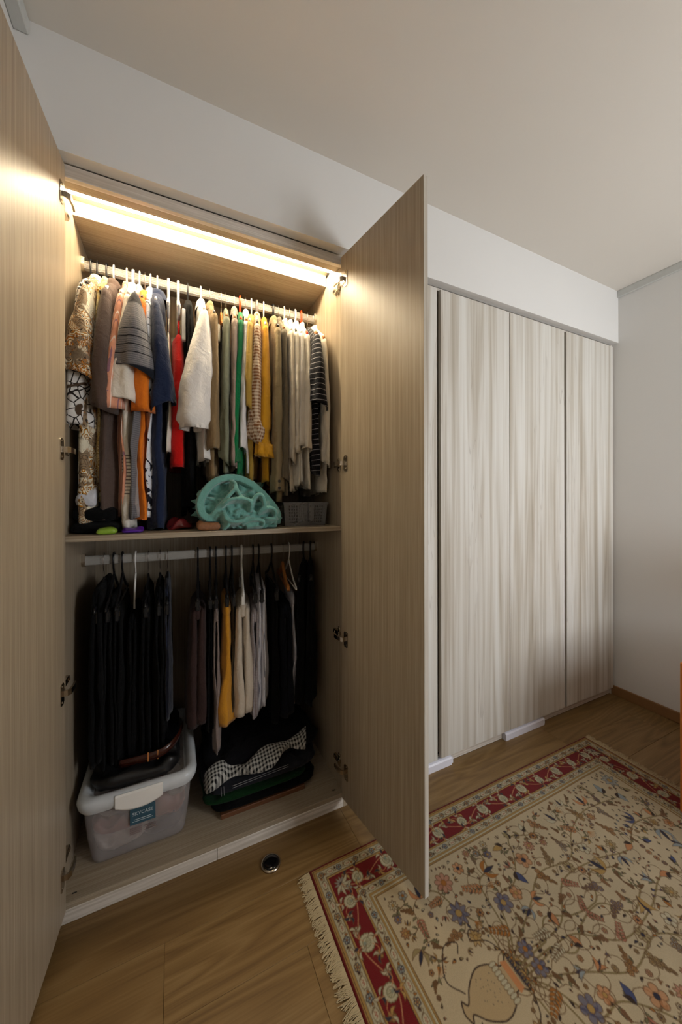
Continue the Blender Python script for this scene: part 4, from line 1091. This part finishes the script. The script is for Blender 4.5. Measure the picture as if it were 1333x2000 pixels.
for side in range(4):
    Ls = RL if side % 2 == 0 else RW; a0 = ANG[side]
    pt = lambda s, t: along(side, s, t)
    # main red border
    n = int(round((Ls-0.17)/0.115)); per = (Ls-0.17)/n
    vine = [pt(0.085+i*per/8, 0.0855+0.020*math.sin(2*math.pi*i/16)) for i in range(n*8+1)]
    stroke(vine, 0.0026, PEACH*0.9+0.04)
    for i in range(n):
        s = 0.085+per*(i+0.5); sg = 1 if i % 2 else -1
        x, y = pt(s, 0.0855-sg*0.004); palmette(x, y, 0.023 if i % 2 else 0.020, a0+sg*1.57, CREAM*0.95)
        for q, (ds, dt) in enumerate(((-0.33, 0.018), (0.33, -0.018), (0.05, 0.026), (-0.08, -0.027))):
            x, y = pt(s+ds*per, 0.0855+sg*dt)
            if q < 2:
                flower(x, y, 0.0105, 5, [CREAM*0.9, GOLD*1.1, LBLUE][rr.randrange(3)], BRN, lin(120,120,110), rr.random()*6)
            for k in range(3): leaf(x, y, 0.021, 0.0075, a0+rr.uniform(-0.4, 0.4)+2.1*k+sg, [CREAM*0.92, GOLD*1.15, CREAM*0.8, NAVY][rr.randrange(4)], BRN, 0.5*sg)
            q2 = curve2([pt(s+ds*per, 0.0855+sg*dt), pt(s+ds*per*0.6, 0.0855+sg*dt*1.25), pt(s+ds*per*0.2, 0.0855+sg*dt*0.6)], 5); stroke(q2, 0.0016, PEACH)
    x, y = pt(0.0855, 0.0855); flower(x, y, 0.024, 12, lin(170,170,160), BRN, NAVY, 0, True)
    for k in range(5): leaf(x, y, 0.036, 0.010, a0+0.785-1.5+k*0.75, CREAM*0.9, BRN, 0.2)
    # two guard bands
    for tc, hw in ((0.034, 0.011), (0.1373, 0.0105)):
        n = int(round((Ls-2*tc)/0.066)); per = (Ls-2*tc)/n
        for i in range(n):
            s = tc+per*(i+0.5)
            for ds, f in ((-0.5, 0), (-0.25, 1), (0.0, 2), (0.25, 1)):
                x, y = pt(s+ds*per, tc)
                if f == 0: flower(x, y, hw*0.85, 5, LBLUE*0.9 if i % 2 else GOLD, NAVY, ORNG, rr.random()*6)
                elif f == 1:
                    q = curve2([pt(s+ds*per-0.010, tc-hw*0.7), pt(s+ds*per, tc+hw*0.5), pt(s+ds*per+0.008, tc-0.2*hw), pt(s+ds*per+0.002, tc-hw*0.5)], 5); stroke(q, 0.0016, BRN)
                    leaf(x, y, 0.010, 0.005, a0+rr.uniform(0, 6), [DKB, ORNG][rr.randrange(2)], BRN)
                else:
                    P = xf([(0.013*math.cos(t_), hw*0.75*math.sin(t_)) for t_ in np.linspace(0, 6.28, 20)], x, y, a0); fill(P, CREAM*0.98); stroke(P, 0.0013, BRN, True)
                    stroke(xf([(-0.006, -0.002), (-0.003, 0.003), (0, -0.002), (0.003, 0.003), (0.006, -0.002)], x, y, a0), 0.0016, lin(170,70,50))
# field: vase at the left end with stems fanning out, mirrored about the long axis
MID = RW/2; placed = []
def free(x, y, r):
    return all((x-a)**2+(y-b_)**2 > (r+c)**2 for a, b_, c in placed)
VY = MID
def motif(x, y, r, kind, ang, col):
    for m in (1, -1):
        yy = MID+m*(y-MID); aa = ang*m
        if kind == 'flower': flower(x, yy, r*0.85, (5, 6, 8)[int(r*1e4) % 3], col, BRN, [GOLD, NAVY, ORNG][int(r*1e5) % 3], aa); 
        elif kind == 'spiky': flower(x, yy, r*0.95, 8, col, NAVY if col is LBLUE else BRN, GOLD, aa, True)
        elif kind == 'cluster': cluster(x-0.7*r*math.cos(aa), yy-0.7*r*math.sin(aa), r*1.5, aa, col)
        elif kind == 'frond': frond(x-0.8*r*math.cos(aa), yy-0.8*r*math.sin(aa), r*1.7, aa, col)
        elif kind == 'stamen': stamen(x-0.7*r*math.cos(aa), yy-0.7*r*math.sin(aa), r*1.4, aa)
        elif kind == 'leaves':
            for k in (-1, 0, 1): leaf(x-0.6*r*math.cos(aa), yy-0.6*r*math.sin(aa), r*1.5, r*0.42, aa+k*0.6*m, col if k else NAVY, BRN, 0.35*k)
        elif kind == 'bud':
            leaf(x-0.6*r*math.cos(aa), yy-0.6*r*math.sin(aa), r*1.3, r*0.6, aa, col, DKB, 0.1); leaf(x-0.6*r*math.cos(aa), yy-0.6*r*math.sin(aa), r*0.8, r*0.35, aa+0.7*m, DKB, DKB, .3)
# faint cloudy ground tint (uneven dye)
yy_, xx_ = np.mgrid[0:CH, 0:CW]/S_
ab = 0.5+0.25*np.sin(xx_*31+3*np.sin(yy_*17))+0.25*np.sin(yy_*43+2*np.sin(xx_*23)); fld = (dxy > 0.1675)
IMG[fld] *= (0.93+0.09*ab[fld])[:, None]
vx0, vx1 = 0.229, 0.410      # vase foot and mouth
stems = []
for k, (y1, y2, y3, xe) in enumerate(((0.46, 0.40, 0.42, 1.36), (0.44, 0.33, 0.27, 1.20), (0.42, 0.26, 0.21, 0.86), (0.40, 0.24, 0.205, 0.58), (0.38, 0.24, 0.23, 0.30), (0.47, 0.46, 0.44, 0.95))):
    x1 = vx1+0.05 if k < 4 else vx1+0.005
    P = [(vx1-0.01, MID-0.010), (x1, MID-(MID-y1)*0.9)]
    nseg = 3 if xe < 0.7 else 6
    for i in range(1, nseg+1):
        t_ = i/nseg; xx = lerp(x1, xe, t_); yy = lerp(y1, y2, min(1, 2*t_)) if t_ < 0.5 else lerp(y2, y3, 2*t_-1)
        P.append((xx+0.012*math.sin(i*2.3+k), yy+0.030*math.sin(i*2.1+k*1.3)*(1 if i < nseg else 0.3)))
    c = [q for q in curve2(P, 9) if q[1] < MID-0.002]; stems.append(c)
    for m in (1, -1): stroke([(a, MID+m*(b_-MID)) for a, b_ in c], 0.0042, BRN); stroke([(a, MID+m*(b_-MID)) for a, b_ in c], 0.0022, GRN*0.8+GOLD*0.3)
    for i in range(5, len(c)-2, 5):   # curling tendrils off the stems
        for m in (1, -1):
            sg = 1 if (i//5) % 2 else -1; th = math.atan2(c[i+1][1]-c[i-1][1], c[i+1][0]-c[i-1][0])
            sp = [(c[i][0]+0.050*u*math.cos(th+sg*(0.3+2.6*u*u)), MID+m*(c[i][1]+0.050*u*math.sin(th+sg*(0.3+2.6*u*u))-MID)) for u in np.linspace(0, 1, 12)]
            stroke(sp, 0.0020, BRN); leaf(sp[-1][0], sp[-1][1], 0.014, 0.006, m*(th+sg*3), [DKB, ORNG, NAVY][i % 3], DKB)
placed += [(0.26, MID, 0.075), (0.34, MID, 0.075)]
KINDS = ['flower', 'spiky', 'cluster', 'frond', 'leaves', 'bud', 'flower', 'stamen', 'leaves', 'cluster']
COLS = [PEACH, LBLUE, GOLD, CREAM*0.95, ORNG, PEACH*0.9, lin(160,140,96), BLUE*1.3, lin(188,120,96)]
anchors = [p for c in stems for p in c[4:]]
for r0, tries in ((0.034, 130), (0.024, 600), (0.016, 1500), (0.0095, 2600), (0.006, 2200)):
    for q in range(tries):
        r = r0*rr.uniform(0.85, 1.12); x = rr.uniform(0.175+r, RL-0.175-r); y = rr.uniform(0.175+r, MID-0.003-r*0.5)
        if not free(x, y, r*0.95): continue
        placed.append((x, y, r)); placed.append((x, 2*MID-y, r))
        a = min(anchors, key=lambda p: (p[0]-x)**2+(p[1]-y)**2); d = math.hypot(a[0]-x, a[1]-y); ang = math.atan2(y-a[1], x-a[0])
        if r0 > 0.015 and d < 0.20:
            mx, my = (a[0]+x)/2-0.25*(y-a[1])*rr.choice((-1, 1)), (a[1]+y)/2+0.25*(x-a[0])*rr.choice((-1, 1))
            cv = curve2([a, (mx, my), (x, y)], 7); anchors += cv[4::4]
            for m in (1, -1): stroke([(u, MID+m*(v-MID)) for u, v in cv], 0.0022, BRN)
            for i in (4, 7, 10):
                for m in (1, -1): leaf(cv[i][0], MID+m*(cv[i][1]-MID), 0.016, 0.006, m*(ang+rr.choice((-1, 1))*0.8), GRN, DKB, 0.3)
        if r0 < 0.012:
            motif(x, y, r, rr.choice(('bud', 'leaves', 'flower', 'bud') if r0 > 0.008 else ('bud', 'bud', 'flower')), rr.uniform(0, 6.28), rr.choice(COLS))
        else: motif(x, y, r, rr.choice(KINDS), ang+rr.uniform(-0.4, 0.4), rr.choice(COLS))
# vase
V = [(0.0, 0.004), (0.008, 0.020), (0.020, 0.009), (0.045, 0.032), (0.085, 0.051), (0.122, 0.045), (0.146, 0.029), (0.166, 0.029), (0.184, 0.040)]
VS = 1.36; vc = curve2(V, 6); body = [(vx0+a, MID+b_) for a, b_ in vc]+[(vx0+a, MID-b_) for a, b_ in vc[::-1]]
fill(body, lin(190,164,122)); stroke(body, 0.0034, DKB, True)
for i in range(9):
    y = MID+0.042*(i-4)/4.4; P = [(vx0+VS*0.100+0.011*math.cos(t_), y+0.0052*math.sin(t_)) for t_ in np.linspace(0, 6.28, 12)]; fill(P, CREAM*0.9); stroke(P, 0.0014, BRN, True)
fill([(vx0+VS*0.116, MID-0.034), (vx0+VS*0.128, MID-0.030), (vx0+VS*0.128, MID+0.030), (vx0+VS*0.116, MID+0.034)], PEACH)
for i in range(-4, 5): stroke([(vx0+VS*0.132, MID+i*0.0072-0.002), (vx0+VS*0.141, MID+i*0.0072), (vx0+VS*0.132, MID+i*0.0072+0.002)], 0.0022, NAVY)
for i in range(26):
    a, b_ = vx0+VS*rr.uniform(0.045, 0.085), MID+rr.uniform(-0.036, 0.036); fill(xf([(0.0013*math.cos(t_), 0.0013*math.sin(t_)) for t_ in np.linspace(0, 6.28, 6)], a, b_, 0), NAVY)
for m in (1, -1):
    stroke(curve2([(vx0+VS*0.02, MID+m*VS*0.02), (vx0+VS*0.0, MID+m*VS*0.05), (vx0+VS*0.03, MID+m*VS*0.09), (vx0+VS*0.06, MID+m*VS*0.085), (vx0+VS*0.05, MID+m*VS*0.07)], 8), 0.003, DKB)
    stroke(curve2([(vx0+VS*0.135, MID+m*VS*0.036), (vx0+VS*0.12, MID+m*VS*0.06), (vx0+VS*0.09, MID+m*VS*0.075), (vx0+VS*0.10, MID+m*VS*0.09), (vx0+VS*0.115, MID+m*VS*0.08)], 8), 0.0028, DKB)

rug = empty('rug', (RX0, RY0-RW, 0.0), 'fringed ivory floral rug with red border and a vase motif on the planks', 'rug')
NX, NY = 820, 505
us = np.linspace(0, 1, NX); vs = np.linspace(0, 1, NY)
# box-averaged sample of the drawn pattern at every grid point
acc = np.zeros((NY, NX, 3), np.float32)
for ox in (-0.4, 0.0, 0.4):
    for oy in (-0.4, 0.0, 0.4):
        ii = np.clip((us*CW+ox*CW/NX-0.5).round().astype(int), 0, CW-1); jj = np.clip((vs*CH+oy*CH/NY-0.5).round().astype(int), 0, CH-1)
        acc += IMG[np.ix_(jj, ii)]
acc = (acc/9)*0.66
UU, VV = np.meshgrid(us, vs)
ZZ = 0.0085 + 0.0007*np.sin(UU*23+2*np.sin(VV*11)) + 0.0006*np.sin(VV*31+UU*9)
edge = np.minimum(np.minimum(UU*RL, (1-UU)*RL), np.minimum(VV*RW, (1-VV)*RW)); ZZ *= np.clip(edge/0.004, 0.15, 1)
co = np.stack([UU*RL, (1-VV)*RW, ZZ], -1).reshape(-1, 3).astype(np.float32)
idx = np.arange(NX*NY).reshape(NY, NX)
fa = np.stack([idx[1:, :-1], idx[1:, 1:], idx[:-1, 1:], idx[:-1, :-1]], -1).reshape(-1, 4)
me = bpy.data.meshes.new('pile'); me.vertices.add(len(co)); me.vertices.foreach_set('co', co.ravel())
me.loops.add(fa.size); me.loops.foreach_set('vertex_index', fa.ravel().astype(np.int32)); me.polygons.add(len(fa))
me.polygons.foreach_set('loop_start', (np.arange(len(fa))*4).astype(np.int32)); me.update(calc_edges=True)
ca = me.color_attributes.new('weave', 'FLOAT_COLOR', 'POINT'); ca.data.foreach_set('color', np.concatenate([acc.reshape(-1, 3), np.ones((NX*NY, 1), np.float32)], 1).ravel().astype(np.float32))
k = M('woven_pile', 0.95, 0, 0.1); a = k.n('ShaderNodeAttribute', attribute_name='weave').outputs['Color']
nn = k.noise(k.obj((1, 1, 1)), 500, 2); k.col(k.mix(k.math('MULTIPLY', nn, 0.30), a, (0.05, 0.035, 0.02, 1)))
k.b.inputs['Sheen Weight'].default_value = 0.1; k.bump(nn, 0.4, 0.002)
obj('pile', me, k.m, rug, True)
# fringes at both short ends, far too many strands to count
for x, s in ((0.0, -1), (RL, 1)):
    b = BM(); fr = random.Random(3+s); y = 0.004; cl = 0.0
    while y < RW-0.004:
        if fr.random() < 0.22: cl = fr.uniform(-0.35, 0.15)
        a = cl+fr.uniform(-0.30, 0.30)+0.06; L = fr.uniform(0.026, 0.044); r = 0.00095
        P = [(x-s*0.002, y, 0.006), (x+s*L*0.35, y+0.3*L*math.sin(a*0.5), 0.006), (x+s*L*0.75, y+L*0.75*math.sin(a), 0.0035), (x+s*L, y+L*math.sin(a*1.25), 0.0018)]
        tube(b, P, r, 4); y += fr.uniform(0.0007, 0.0016)
    o = obj('fringe', b, plain('fringe_cotton_%d' % (s+1), C(178,160,124), 0.9), rug); o['kind'] = 'stuff'
